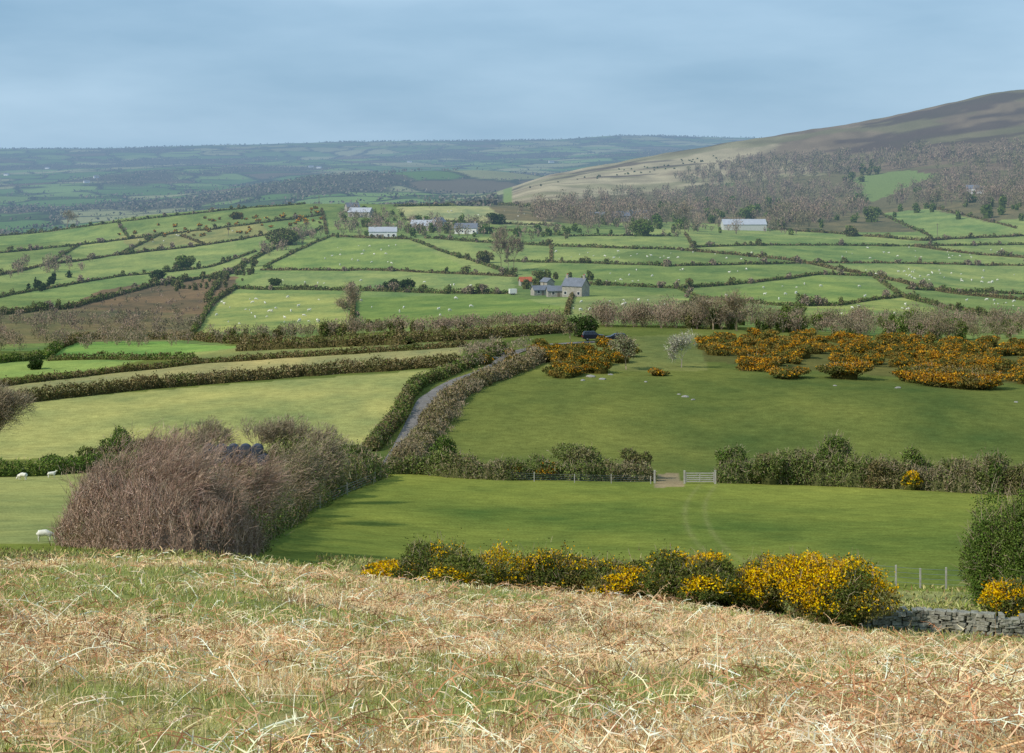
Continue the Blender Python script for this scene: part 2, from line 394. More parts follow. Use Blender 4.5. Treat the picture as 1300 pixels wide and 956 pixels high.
# ---------------------------------------------------------------- terrain
G1=lin((130,138,64));G2=lin((114,121,62));G3=lin((134,150,86))
def bracken_mix(x,y):
    f=fbm(x/1.5,y/1.5,4,2); f2=.62*fbm(x/2.6,y/3.2,4,12)+.38*fbm(x/9,y/9,2,19)+.03*sstep(0,12,x)-.03*sstep(36,55,y)
    return f,f2
def terrain_color(x,y):
    u=U0+F*x/np.maximum(y,12); V=Vlook(u,y)
    n=len(x); C=np.tile(G3,(n,1))
    def setc(mask,c,amt=None):
        w=mask.astype(float)[:,None] if amt is None else (mask*amt)[:,None]
        C[:]=C*(1-w)+np.asarray(c)*w
    C[y<450]=G2; C[y<222]=G1
    k=(y>450)&(y<1800)
    cell,cid=voronoi(x[k]*.9+y[k]*.2,y[k]*.75-x[k]*.15,120,3)
    Ck=C[k]*(.84+.32*cid)[:,None]; kk=cid>.7; Ck[kk]=Ck[kk]*.6+lin((156,160,96))*.4; C[k]=Ck
    fg=y<74+x*.25; m=y<112
    f=np.full(n,.5);f2=np.full(n,.5); f[m],f2[m]=bracken_mix(x[m],y[m])
    straw=lin((204,172,126),1.05); br=lin((142,108,76),1); gr=lin((142,144,80),.95)
    cfg=straw*(1-sstep(.50,.64,f))[:,None]+br*sstep(.50,.64,f)[:,None]
    gm=sstep(.48,.58,f2)[:,None]; cfg=cfg*(1-gm)+gr*gm
    C[fg]=cfg[fg]
    rg=(~fg)&(y<106)&(u>430); C[rg]=(lin((156,154,96))*(.7+.6*f[:,None]))[rg]
    rl=(~fg)&(y<92)&(u<=430); C[rl]=(lin((120,118,70))*(.7+.6*f[:,None]))[rl]
    wu=u+6*(mfbm(x,y,12,12,2,4,y>90)-.5); wv=V+2*(mfbm(x,y,9,9,2,5,y>90)-.5)
    for poly,c,y0,y1,am in POLYS:
        us=[p[0] for p in poly]; mm=(y>y0)&(y<y1)&(u>min(us)-8)&(u<max(us)+8); ii=np.nonzero(mm)[0]
        q=inpoly(wu[ii],wv[ii],poly); ii=ii[q]; C[ii]=C[ii]*(1-am)+lin(c)*am
    pas=(y>100)&(y<1800); xa,ya=x[pas],y[pas]
    pa=fbm(xa/16,ya/24,4,71); pb=fbm(xa/3.5,ya/5,3,72)
    C[pas]*=(1+.75*(pa-.5)[:,None]*np.array([1.5,1.,.8])+.35*(pb-.5)[:,None]*np.array([1.3,1.,.7]))
    ty=(y>120)&(y<222)
    xc=15.5+(y-160)*.07+ .0009*(y-160)**2
    for off in(-.9,.9):
        tr=.3*np.exp(-((x-xc-off)/.22)**2)*ty*(.4+.9*mfbm(x,y,1,4,2,77,ty)); C=C*(1-tr[:,None])+lin((164,156,104))*tr[:,None]
    mo=(y>1850)&(y<3500)&(u>585); f3=mfbm(x,y,90,120,4,17,mo)
    moor=mo&(V<262-np.clip((u-600)*.08,-20,45)+14*(f3-.5))&(x>0)
    xm,ym,um,fm=x[moor],y[moor],u[moor],f3[moor]
    up=sstep(.35,.65,fm+.6*sstep(850,1150,um)-.24+sstep(2500,3000,ym)*.12)
    mc=lin((184,168,132))*(1-up)[:,None]+lin((132,114,90))*up[:,None]
    mc=mc*(.6+.8*fbm(xm/25,ym/60,3,33))[:,None]
    gp=sstep(.5,.6,fbm(xm/120,ym/90,3,37))[:,None]*.5; mc=mc*(1-gp)+lin((122,122,80))*gp
    hp=sstep(.52,.6,fbm(xm/160+3,ym/60,4,31)+.22*sstep(1000,1200,um)-.12)*sstep(2450,2700,ym)*.8; mc=mc*(1-hp)[:,None]+lin((88,74,64))*hp[:,None]
    C[moor]=mc
    far=((y>1800)&(~moor)&((u<640)|(y>3500))); xf,yf=x[far],y[far]
    e,cid=voronoi(xf+.3*yf,yf*.62-.2*xf,190,5)
    g=np.where((cid<.2)[:,None],lin((166,166,118)),np.where((cid<.45)[:,None],lin((134,158,90)),np.where((cid<.76)[:,None],lin((106,136,76)),np.where((cid<.86)[:,None],lin((122,110,86)),lin((88,108,66))))))
    g=g*.85*(.7+.6*fbm(xf/300,yf/400,3,3))[:,None]  # distant fields darkened in the colour, standing in for cloud shadow
    wd=far_wood(xf,yf)[:,None]; g=g*(1-wd)+lin((92,90,72))*wd*.95
    ed=(1-sstep(4,9+yf*.0006,e))[:,None]; g=g*(1-ed)+lin((66,74,56))*ed
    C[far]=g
    return np.clip(C,0,.8)
def far_wood(x,y):
    return sstep(.555,.61,fbm(x/380,y/520,4,41)+.11*(1-sstep(2300,3600,y))-.01*sstep(4500,6000,y))
POLYS=[
 ([(-400,606),(112,602),(150,620),(96,690),(-400,692)],(158,160,96),95,225,1),
 ([(-400,540),(0,516),(60,508),(200,497),(420,480),(565,468),(522,500),(505,530),(480,562),(470,575),(300,572),(0,585),(-400,600)],(168,166,100),225,420,1),
 ([(-400,520),(0,491),(250,462),(592,440),(585,458),(300,478),(0,510),(-400,540)],(176,164,108),225,470,1),
 ([(55,456),(95,434),(200,434),(312,441),(230,455)],(140,168,86),225,700,1),
 ([(-200,478),(0,458),(190,455),(130,470),(0,480),(-200,500)],(146,164,88),225,700,1),
 ([(190,455),(312,441),(420,438),(590,432),(590,440),(250,462)],(154,154,94),300,700,.8),
 ([(245,424),(290,372),(440,374),(446,416)],(170,172,98),430,1000,.85),
 ([(450,378),(640,373),(722,392),(722,412),(450,418)],(130,148,78),430,1000,1),
 ([(335,340),(420,303),(520,308),(610,346)],(140,156,86),800,1500,1),
 ([(310,364),(340,345),(650,352),(655,371)],(152,162,96),700,1300,1),
 ([(503,262),(700,262),(712,275),(700,286),(520,281)],(176,174,118),1200,1850,1),
 ([(720,383),(840,374),(890,388),(870,400),(720,400)],(142,148,92),500,1100,.8),
 ([(880,376),(1040,350),(1150,374),(1060,388),(890,386)],(140,156,84),500,1200,.8),
 ([(660,345),(700,336),(1010,336),(1045,348),(860,366),(735,361)],(130,146,82),600,1300,.9),
 ([(1010,335),(1300,338),(1300,372),(1110,352)],(156,164,98),700,1300,.6),
 ([(1000,392),(1150,378),(1190,392),(1180,402),(1010,405)],(158,164,92),500,1100,.8),
 ([(80,392),(130,368),(200,358),(300,350),(300,366),(262,395),(240,425),(90,420)],(130,106,80),450,1300,.95),
 ([(-300,400),(90,392),(250,398),(240,432),(-300,445)],(126,114,80),450,1000,.9),
 ([(150,300),(330,283),(345,298),(170,318)],(160,146,94),900,1700,.6),
 ([(620,262),(700,250),(860,214),(1080,190),(1300,168),(1400,168),(1400,262),(1120,300),(980,290),(870,280),(700,285),(640,280)],(120,108,80),1400,2950,.9),
 ([(1080,228),(1150,208),(1200,206),(1190,222),(1110,255),(1085,250)],(132,150,86),1500,2900,.85),
 ([(1115,270),(1180,264),(1290,290),(1180,300)],(140,158,92),1300,2500,.9),
 ([(860,232),(900,222),(940,216),(930,238)],(126,138,86),1500,2900,.8),
 ([(800,428),(892,424),(900,470),(690,472),(700,440)],(134,136,80),300,480,.7),
 ([(885,435),(1400,435),(1400,488),(1130,480),(895,458)],(112,106,62),300,480,.8),
 ([(836,600),(862,600),(868,619),(830,619)],(168,146,114),170,235,.9),
]
rows=np.concatenate([np.linspace(-50,6,16,endpoint=False),np.geomspace(6,60,150,endpoint=False),np.geomspace(60,450,250,endpoint=False),np.geomspace(450,1650,220,endpoint=False),np.geomspace(1650,3500,130,endpoint=False),np.geomspace(3500,10500,150,endpoint=False),np.geomspace(10500,30000,14)])
o=np.geomspace(.292,1.8,22)
cols=np.concatenate([-o[::-1],np.linspace(-.29,.29,520),o])
Y,Sg=np.meshgrid(rows,cols,indexing='ij'); X=Sg*(Y+60)
Zt=Zf(X.ravel(),Y.ravel()); nr_,nc_=X.shape
co=np.stack([X.ravel(),Y.ravel(),Zt],1).astype(np.float32)
idx=np.arange(nr_*nc_).reshape(nr_,nc_)
fq=np.stack([idx[:-1,:-1],idx[:-1,1:],idx[1:,1:],idx[1:,:-1]],-1).reshape(-1,4).astype(np.int32)
me=bpy.data.meshes.new('terrain'); me.vertices.add(len(co)); me.vertices.foreach_set('co',co.ravel())
me.loops.add(fq.size); me.loops.foreach_set('vertex_index',fq.ravel())
me.polygons.add(len(fq)); me.polygons.foreach_set('loop_start',np.arange(0,fq.size,4,dtype=np.int32))
me.update(calc_edges=True)
me.polygons.foreach_set('use_smooth',np.ones(len(fq),bool))
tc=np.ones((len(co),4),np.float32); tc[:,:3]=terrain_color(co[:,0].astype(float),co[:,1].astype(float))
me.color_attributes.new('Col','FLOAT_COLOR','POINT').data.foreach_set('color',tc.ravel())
TM,nt,out=newmat('grassland'); N=nt.nodes;L=nt.links
a=N.new('ShaderNodeAttribute');a.attribute_name='Col'
cur=mul_noise(nt,a.outputs['Color'],((.6,.18),(5,.34)))
d=N.new('ShaderNodeBsdfDiffuse');L.new(cur,d.inputs[0])
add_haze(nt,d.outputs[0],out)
me.materials.append(TM); ter=bpy.data.objects.new('terrain',me); scene.collection.objects.link(ter)
tick('terrain')

# ---------------------------------------------------------------- lane
def strip(name,uv,w,mat,dz=.05,ymin=60):
    P=path(uv,ymin); cum=np.concatenate([[0],np.cumsum(np.hypot(*np.diff(P[:,:2],axis=0).T))]); m=int(cum[-1]/1.0)+2
    pp=np.linspace(0,cum[-1],m); B=np.stack([np.interp(pp,cum,P[:,i]) for i in range(2)],1); D=np.gradient(B,axis=0);D/=np.hypot(D[:,0],D[:,1])[:,None]; NN=np.stack([-D[:,1],D[:,0]],1)
    g=[]
    for t in np.linspace(-.5,.5,7):
        q=B+NN*w*t; g.append(np.stack([q[:,0],q[:,1],Zf(q[:,0],q[:,1])+dz],1))
    g=np.stack(g,1); q=np.stack([g[:-1,:-1],g[1:,:-1],g[1:,1:],g[:-1,1:]],2).reshape(-1,4,3)
    return mk_quads(name,q,np.tile(lin((120,118,116)),(len(q),1)),mat)
ROAD=flat_mat('worn_asphalt',(134,128,122),1.,((.5,.2),(4,.15)),0,.0,k=.85)
strip('country_lane',[(490,600),(507,575),(520,550),(530,530),(541,508),(575,486),(622,468),(655,448),(700,437),(800,434)],2.5,ROAD,.12)

# ---------------------------------------------------------------- valley hedges (thin field boundaries)
valley=[
[(330,343),(480,344),(620,350),(655,352)],[(300,367),(450,370),(560,373),(650,374)],[(300,366),(270,385),(245,425)],[(449,372),(447,416)],
[(335,340),(375,320),(420,300)],[(520,305),(560,320),(610,335),(655,352)],[(420,300),(520,305)],[(540,303),(600,308),(700,313),(860,318)],
[(640,332),(700,334),(860,338),(1010,335)],[(860,318),(940,325),(1010,332),(1110,352),(1200,372),(1300,382),(1380,390)],
[(735,361),(860,367),(960,360),(1045,349)],[(862,367),(890,380),(1000,390),(1060,389),(1148,376)],[(1010,334),(1150,335),(1300,338),(1400,340)],
[(1045,349),(1110,352)],[(875,315),(1000,312),(1160,313),(1300,311),(1380,312)],[(1160,313),(1230,323),(1400,333)],[(1110,353),(1145,377),(1200,392),(1300,412),(1360,420)],
[(1150,368),(1300,374)],[(980,291),(1050,296),(1170,306),(1300,300)],[(510,280),(600,283),(712,286)],[(500,262),(600,261),(700,263)],[(700,313),(700,334)],
[(-100,312),(0,300),(60,295),(150,283),(280,267),(400,257)],[(-100,335),(0,322),(100,312),(200,300),(330,285),(410,274)],[(-80,362),(0,350),(60,337),(150,325),(260,312),(345,298)],
[(-80,390),(0,378),(90,362),(150,352),(270,340),(325,320)],[(-80,410),(0,400),(90,392),(190,365),(270,352),(310,345)],[(405,257),(412,280),(415,298)],[(410,290),(340,320),(285,350),(262,380)],
[(150,283),(162,302)],[(230,300),(262,312)],[(200,300),(150,325)],[(100,312),(60,337)],[(720,400),(722,385),(735,362)],[(880,378),(870,400),(900,405)],[(1000,392),(1010,408)],
[(1180,262),(1290,290)],[(1115,270),(1180,300)],[(620,290),(720,300),(860,300)],[(870,297),(880,315)],
]
for i,h_ in enumerate(valley):
    hedge('field_hedge',h_,rng.uniform(1.2,2.0),1.5,P_MIX if i%3 else P_BROWN,ymin=440,dens=1.2,hn=.6,lump=4,twigs=0)
Qs=[];Cs=[]
for h_ in valley:
    P=path(h_,440)
    for p in P:
        if rng.random()<.32:
            h=rng.uniform(1.6,5.0); w=h*rng.uniform(.8,1.5); c=p+[rng.normal(0,1.5),rng.normal(0,1.5),0]; c[2]=float(Zf(c[0],c[1])); s=c[1]*PX
            q,cc=blob(c,w,h,P_MIX if rng.random()<.5 else P_WOOD,0,FLOW,s,.8,4); Qs.append(q);Cs.append(cc)
mk_quads('hedgerow_shrubs',np.concatenate(Qs),np.concatenate(Cs),VEG)
tick('valley')

# ---------------------------------------------------------------- middle-distance hedges
hedge('lane_hedge',[(440,440),(520,436),(600,430),(680,425),(722,421)],2.3,3,P_BROWN,200,dens=1.2)
hedge('mixed_hedge',[(300,447),(420,441),(520,437)],2.5,3,P_BROWN,200)
hedge('mixed_hedge',[(75,442),(110,430),(190,430),(330,438)],1.9,2.2,P_BROWN,200)
hedge('mixed_hedge',[(-80,470),(60,455),(75,442)],1.8,2.2,P_GREEN,200)
hedge('mixed_hedge',[(60,458),(190,457),(250,458)],1.3,2.,P_MIX,200)
hedge('bank_hedge',[(-120,500),(0,491),(130,476),(250,464),(420,452),(592,440)],1.2,1.8,P_BROWN,200,dens=1.2)
hedge('bank_hedge',[(-150,530),(0,515),(30,512),(200,495),(400,478),(590,464)],2.1,2.8,P_BROWN,200,dens=1.4,hn=.25)
hedge('lane_bank_hedge',[(470,574),(488,556),(508,533),(514,512),(529,494),(565,478),(600,464),(640,448)],1.9,2.4,P_MIX,200,dens=1.3,hn=.35)
hedge('lane_bank_hedge',[(512,592),(534,568),(552,542),(566,516),(592,496),(632,480),(690,457)],2.0,3.8,pal((120,106,76),(104,96,62),(132,118,88),(96,98,54)),200,dens=1.4,hn=.45,twigs=.2)
mass('lane_scrub',[(590,440),(660,436),(690,455),(640,470),(595,472)],34,(1.6,3.0),P_BARE,200,wr=(.9,1.5))
mass('lane_scrub',[(548,560),(568,560),(600,508),(650,478),(632,475),(575,515)],22,(1.0,2.2),P_BARE,200,wr=(.9,1.5))
mass('valley_scrub_woodland',[(-120,405),(90,398),(250,402),(245,440),(-120,452)],200,(2.5,5),P_WOOD,440,wr=(.9,1.4))
mass('valley_scrub_woodland',[(90,392),(200,362),(290,358),(250,420),(100,415)],90,(1,2.4),P_WOOD,440,wr=(1,1.8))
mass('valley_scrub_woodland',[(250,425),(450,417),(720,412),(740,424),(600,432),(300,440)],140,(2,4),P_WOOD,440,wr=(.9,1.5))
mass('valley_scrub_woodland',[(745,408),(880,406),(1000,411),(1180,408),(1400,415),(1400,436),(1200,432),(900,424),(760,425)],260,(3,6),P_WOOD,440,wr=(.8,1.3))
mass('valley_green_scrub',[(860,412),(1000,412),(1300,418),(1300,432),(900,428)],60,(2.5,4.5),P_GREEN,440,kind='blob')
mass('valley_green_scrub',[(250,428),(450,420),(600,416),(620,428),(300,440)],34,(1.8,3.5),P_MIX,440,kind='blob')
# hill woodland
mass('hillside_woodland',[(855,226),(960,203),(1100,198),(1240,190),(1400,178),(1400,216),(1190,212),(1080,222),(990,232),(880,240)],620,(10,15),P_WOOD,1500,wr=(.6,1.1))
mass('hillside_woodland',[(640,280),(720,258),(790,248),(880,244),(1000,234),(1080,240),(1106,270),(1010,290),(980,288),(970,274),(880,276),(840,286),(760,288)],470,(9,15),P_WOOD,1300,wr=(.6,1.1))
mass('hillside_woodland',[(1120,262),(1200,222),(1400,214),(1400,262),(1290,268),(1200,262)],280,(10,15),P_WOOD,1400,wr=(.6,1.1))
mass('hillside_woodland',[(1060,214),(1130,204),(1110,224),(1080,240)],18,(8,11),P_MIX,1500,kind='blob')
mass('hillside_green_trees',[(700,276),(860,262),(1100,255),(1300,240),(1300,280),(1000,296),(820,294),(700,290)],110,(4,11),P_GREEN,1200,kind='blob')
mass('moor_gorse_scrub',[(610,250),(720,232),(860,215),(930,200),(860,205),(760,222),(640,245)],45,(1.0,2.2),P_MIX,1700,kind='blob')
mass('hamlet_trees',[(425,290),(440,270),(520,276),(640,290),(720,296),(720,304),(520,302),(430,300)],120,(4,9),P_WOOD,1100)
mass('hamlet_trees',[(425,290),(440,270),(520,276),(640,290),(860,296),(860,304),(520,302),(430,300)],70,(2.5,7),P_GREEN,1100,kind='blob')
mass('hamlet_trees',[(740,282),(850,276),(990,280),(1010,296),(860,300),(740,298)],70,(4,11),P_WOOD,1100)
mass('farmyard_trees',[(655,372),(690,352),(700,352),(745,352),(760,372),(750,356),(700,360)],12,(3,6),P_MIX,650,kind='blob')
mass('hill_gorse',[(130,300),(280,276),(400,266),(410,285),(330,300),(180,308)],75,(1.2,2.6),P_OGORSE,1000,kind='blob',gorse=.6,flow=OFLOW,wr=(1.2,2))
mass('hill_trees',[(320,322),(345,305),(400,292),(415,298),(350,322)],40,(4,8),P_WOOD,1000)
mass('hill_trees',[(25,372),(70,355),(100,352),(60,372)],12,(3,5),P_DARK,800,kind='blob')
mass('hill_trees',[(0,345),(30,335),(110,330),(110,342),(20,352)],34,(3.5,6.5),P_WOOD,800)
mass('lower_hill_scrub',[(180,362),(270,352),(320,330),(330,345),(290,368),(200,372)],40,(1.6,4.5),P_MIX,800,kind='blob')
tick('masses')
for (u,v,w,h,pp) in [(498,370,24,16,P_DARK),(518,371,26,18,P_DARK),(349,363,18,10,P_DARK),(235,342,28,18,P_GREEN),(200,355,22,12,P_DARK),(360,312,40,22,P_MIX),(300,279,18,10,P_OGORSE),(616,334,22,18,P_MIX),(740,428,42,32,P_DARK),(880,418,26,22,P_MIX),(45,470,24,14,P_DARK),(1215,418,30,14,P_GREEN),(1080,300,22,14,P_MIX),(815,300,34,22,P_GREEN),(1020,416,20,14,P_GREEN),(630,284,26,14,P_DARK),(885,388,14,12,P_MIX)]:
    bush('hawthorn_bush',u,v,w,h,pp,ymin=300)
tree('bare_tree',440,412,50,ymin=430,P_=P_BARE,levels=4,wide=.7,tw=2)
for uu,hh in ((636,52),(652,44),(645,36)): tree('bare_tree',uu,346,hh,ymin=700,levels=3,wide=.5,P_=P_WOOD,tw=10)
tree('bare_tree',85,290,22,ymin=1200,levels=3,P_=P_BARE,wide=1.2,tw=4); tree('bare_tree',870,296,40,ymin=1200,levels=3,wide=.8,tw=8); tree('bare_tree',935,424,50,ymin=430,levels=4,wide=1.2,tw=2); tree('bare_tree',905,420,40,ymin=430,wide=1.2,tw=2)
tree('blossom_tree',865,466,42,ymin=300,P_=pal((150,145,130),(166,160,144)),leafP=pal((190,186,162),(168,172,136),(140,140,102)),leafd=1,tw=3,levels=4,wide=.9)
tree('hawthorn_tree',795,470,42,ymin=300,P_=P_BARE,leafP=pal((120,126,86),(104,110,72),(140,136,106)),leafd=4,levels=4,wide=.95,tw=3)
tree('hawthorn_tree',725,436,26,ymin=300,P_=P_BARE,leafP=P_MIX,leafd=4,levels=3)
# gorse on the common
mass('gorse_thicket',[(890,440),(960,432),(1060,430),(1150,432),(1400,442),(1400,486),(1280,484),(1180,478),(1100,462),(1000,464),(950,460),(895,456)],290,(1.5,2.5),P_OGORSE,250,kind='blob',gorse=.5,flow=OFLOW,wr=(1.6,3.0),dens=.85)
mass('gorse_thicket',[(684,446),(740,446),(785,442),(792,455),(765,476),(700,478),(684,465)],36,(1.5,2.5),P_OGORSE,250,kind='blob',gorse=.34,flow=OFLOW,wr=(1.5,2.6))
mass('gorse_thicket',[(600,462),(640,446),(700,446),(690,462),(640,474)],14,(1.2,2.),P_OGORSE,250,kind='blob',gorse=.3,flow=OFLOW,wr=(1.2,2.))
for (u,v,w,h) in [(1000,482,52,16),(1072,482,64,22),(1215,492,110,26),(835,478,26,10),(720,478,60,18),(970,472,60,20),(1165,486,70,24)]:
    bush('gorse_bush',u,v,w,h,P_OGORSE,.5,250,OFLOW)
# ---------------------------------------------------------------- field boundaries nearest
P_HAW=pal((92,104,52),(106,116,60),(78,88,44),(112,104,72),(122,112,84))
hedge('hawthorn_hedge',[(487,601),(530,600),(580,604),(640,607),(735,609),(829,610)],2.3,2.4,P_HAW,150,dens=1.3,hn=.35,twigs=.1)
for (u,v,w,h,pp,g) in [(565,597,44,46,P_GREEN,0),(742,604,74,40,P_HAW,0),(650,607,34,20,P_GORSE,.7),(695,608,42,22,P_GORSE,.75),(805,606,46,38,P_MIX,0),(520,590,30,22,P_MIX,0)]:
    bush('gorse_bush' if g else 'hawthorn_bush',u,v,w,h,pp,g,150,OFLOW)
hedge('hawthorn_hedge',[(906,614),(1000,616),(1100,622),(1250,630),(1400,636)],2.9,2.8,P_HAW,150,dens=1.4,hn=.45,twigs=.12)
for (u,v,w,h,pp,g) in [(1065,618,60,64,P_GREEN,0),(925,612,48,46,P_GREEN,0),(1015,616,60,42,P_HAW,0),(975,616,50,38,P_MIX,0),(1120,622,60,38,P_BROWN,0),(1165,624,50,52,P_GREEN,0),(1262,630,56,56,P_GREEN,0),(1155,626,28,28,P_GORSE,.8),(1210,624,60,40,P_HAW,0),(1290,632,40,40,P_MIX,0)]:
    bush('gorse_bush' if g else 'hawthorn_bush',u,v,w,h,pp,g,150,FLOW,twigs=.08)
hedge('hawthorn_hedge',[(-120,608),(0,606),(60,604),(110,600),(150,596),(190,590)],1.9,2.2,P_GREEN,150,dens=1.2)
for (u,v,w,h,pp) in [(155,588,56,44,P_GREEN),(68,600,40,22,P_GREEN),(120,592,40,26,P_MIX),(190,580,60,26,P_BROWN)]:
    bush('hawthorn_bush',u,v,w,h,pp,0,150)
hedge('overgrown_hedge',[(215,702),(290,696),(330,672),(380,645),(430,622),(478,604)],3.0,4.0,P_MIX,95,dens=1.4,hn=.4,twigs=.12)
hedge('thorn_scrub',[(108,692),(150,696),(200,700),(250,702),(300,700)],2.7,3.2,P_RED,88,dens=.55,hn=.5,twigs=1.2,twp=P_RED,smin=.06)
hedge('hawthorn_hedge',[(330,590),(400,588),(470,598)],2.6,3,P_HAW,150,dens=1.1,hn=.45,twigs=.12)
for (u,v,w,h,pp) in [(452,612,56,50,P_GREEN),(405,632,64,56,P_GREEN),(355,656,64,62,P_MIX),(315,682,60,56,P_BROWN),(425,602,50,46,pal((140,142,98),(120,124,76),(106,110,66)))]:
    bush('hawthorn_bush',u,v,w,h,pp,0,95,twigs=.12)
for (u,v,h,l,st,w) in [(160,694,136,.7,5,1.05),(205,698,118,.9,4,.95),(245,690,124,.9,3,1.),(122,690,92,.4,5,.85)]:
    tree('windswept_thorn',u,v,h,ymin=88,levels=4,lean=(l,0,0),stems=st,P_=P_RED,tw=4,spread=.55,wide=w)
for (u,v,h,l) in [(335,662,96,P_MIX),(380,640,76,P_HAW)]:
    tree('windswept_thorn',u,v,h,ymin=88,levels=4,lean=(.9,0,0),stems=2,P_=P_BARE,tw=3,spread=.5,leafP=l,leafd=2,wide=.9)
for (u,v,h) in [(258,590,52),(335,588,50),(362,588,56),(405,596,50),(232,592,45)]:
    tree('bare_thorn',u,v,h,ymin=150,levels=3,lean=(.4,0,0),stems=4,P_=P_BARE,tw=6,spread=.6,wide=1.1)
tree('bare_tree',-6,594,96,ymin=150,levels=5,lean=(.3,0,0),P_=P_BARE,tw=2,wide=.9)
tick('trees')
# gorse hedge by the foreground wall
hedge('gorse_hedge',[(525,745),(600,752),(700,758),(800,764),(900,771),(985,779)],1.9,2.2,P_GORSE,76,gorse=.42,dens=1.3,hn=.2,smin=.055,lump=1.2,twigs=.05,cp=(.65,1.1))
bush('gorse_bush',492,738,84,24,P_GORSE,.9,76)
bush('gorse_bush',575,752,110,44,P_GORSE,.22,80,nl=12);bush('gorse_bush',690,757,110,52,P_GORSE,.24,80,nl=12); bush('gorse_bush',790,764,110,58,P_GORSE,.3,80,nl=12)
bush('gorse_bush',1050,794,156,88,P_GORSE,.66,80,nl=16)
bush('gorse_bush',880,772,130,74,P_GORSE,.4,80,nl=14); bush('gorse_bush',955,778,90,72,P_GORSE,.4,80,nl=12)
bush('gorse_bush',1285,806,80,78,P_GORSE,.5,72,nl=12)
for (u,v,w,h) in ((1258,770,84,116),(1290,775,112,150),(1340,775,110,150)):
    bush('blackthorn_bush',u,v,w,h,pal((84,106,42),(104,122,52),(68,88,36),(92,100,50)),.0,80,nl=22,twigs=.03,dens=1.1)
tick('gorse')
# ---------------------------------------------------------------- distant trees
n=170000
yy=10**rng.uniform(math.log10(1850),math.log10(10300),n); uu=rng.uniform(-350,1500,n); xx=(uu-U0)/F*yy
e,cid=voronoi(xx+.3*yy,yy*.62-.2*xx,190,5); wd=far_wood(xx,yy)
ok=((e<6)&(rng.random(n)<.5)|(wd>.5)&(rng.random(n)<.4))&((uu<630)|(yy>3500))
xx=xx[ok];yy=yy[ok]; zz=Zf(xx,yy); s=np.maximum(3.2,yy*PX*1.0)
k=2; xx=np.repeat(xx,k);yy=np.repeat(yy,k);zz=np.repeat(zz,k);s=np.repeat(s,k)
P=np.stack([xx+rng.normal(0,2,len(xx)),yy+rng.normal(0,2,len(xx)),zz+rng.uniform(1,5.5,len(xx))],1)
C=tint(pal((112,106,88),(92,100,68),(124,114,96),k=1.)[rng.integers(0,3,len(P))],.25)
mk_quads('distant_woods',cards(P,s),C,VEG)

# ---------------------------------------------------------------- bracken foreground
def bracken():
    n=29000
    y=rng.uniform(0,1,n); y=8*(66/8)**(y**.85); x=rng.uniform(-1,1,n)*(.30*y+3.0)
    f,f2=bracken_mix(x,y)
    keep=rng.random(n)<np.clip(1.1-sstep(.46,.58,f2)*.88,.1,1); x=x[keep];y=y[keep];f=f[keep];n=len(x)
    z=Zf(x,y); hp=sstep(.48,.64,f)
    L=rng.uniform(.2,.62,n)*(1+.35*hp)*(1-.35*sstep(34,50,y)); az=rng.uniform(0,2*math.pi,n); el=np.abs(rng.normal(.12,.36,n))+.05
    d=np.stack([np.cos(az)*np.cos(el),np.sin(az)*np.cos(el),np.sin(el)],1)
    p=np.stack([x,y,z+rng.uniform(0,.14,n)*(1+1.2*hp)],1)
    wv=np.maximum(.0052,y*PX*.42)
    B=pal((226,196,152),(216,176,132),(178,132,94),(240,222,186),(140,98,68),k=1.15)
    ci=rng.choice(5,n,p=[.32,.28,.13,.21,.06]); ci=np.where((hp>.5)&(rng.random(n)<.62),rng.choice([1,2,2,4],n),ci)
    col=tint(B[ci],.18); Q=[];C=[]
    cur=p
    side=unit(np.cross(d,rng.normal(size=(n,3))))
    for k in range(4):
        dn=unit(d+rng.normal(0,.10,(n,3))+np.array([0,0,-.12*k])); nx=cur+dn*(L/4)[:,None]; nx[:,2]=np.maximum(nx[:,2],z-.02)
        w0=(wv*(1-k*.2))[:,None]*side; w1=(wv*(1-(k+1)*.2))[:,None]*side
        Q.append(np.stack([cur-w0,cur+w0,nx+w1,nx-w1],1));C.append(col)
        if k>=1:
            for sg in (-1,1):
                for q in (.3,.8):
                    m=rng.random(n)<.5
                    b0=cur+(nx-cur)*q; ll=L*rng.uniform(.10,.24,n)*(1-.17*k)
                    dd=unit(side*sg+dn*.6+rng.normal(0,.35,(n,3))+np.array([0,0,-.2])); tp=b0+dd*ll[:,None]; ww=dn*(np.maximum(.0065,y*PX*.42))[:,None]
                    Q.append(np.stack([b0-ww,b0+ww,tp+ww*.2,tp-ww*.2],1)[m]);C.append((col*rng.uniform(.75,1.1,(n,1)))[m])
        cur=nx;d=dn
    return np.concatenate(Q),np.concatenate(C)
Q,C=bracken(); mk_quads('dead_bracken',Q,C,STRAW)
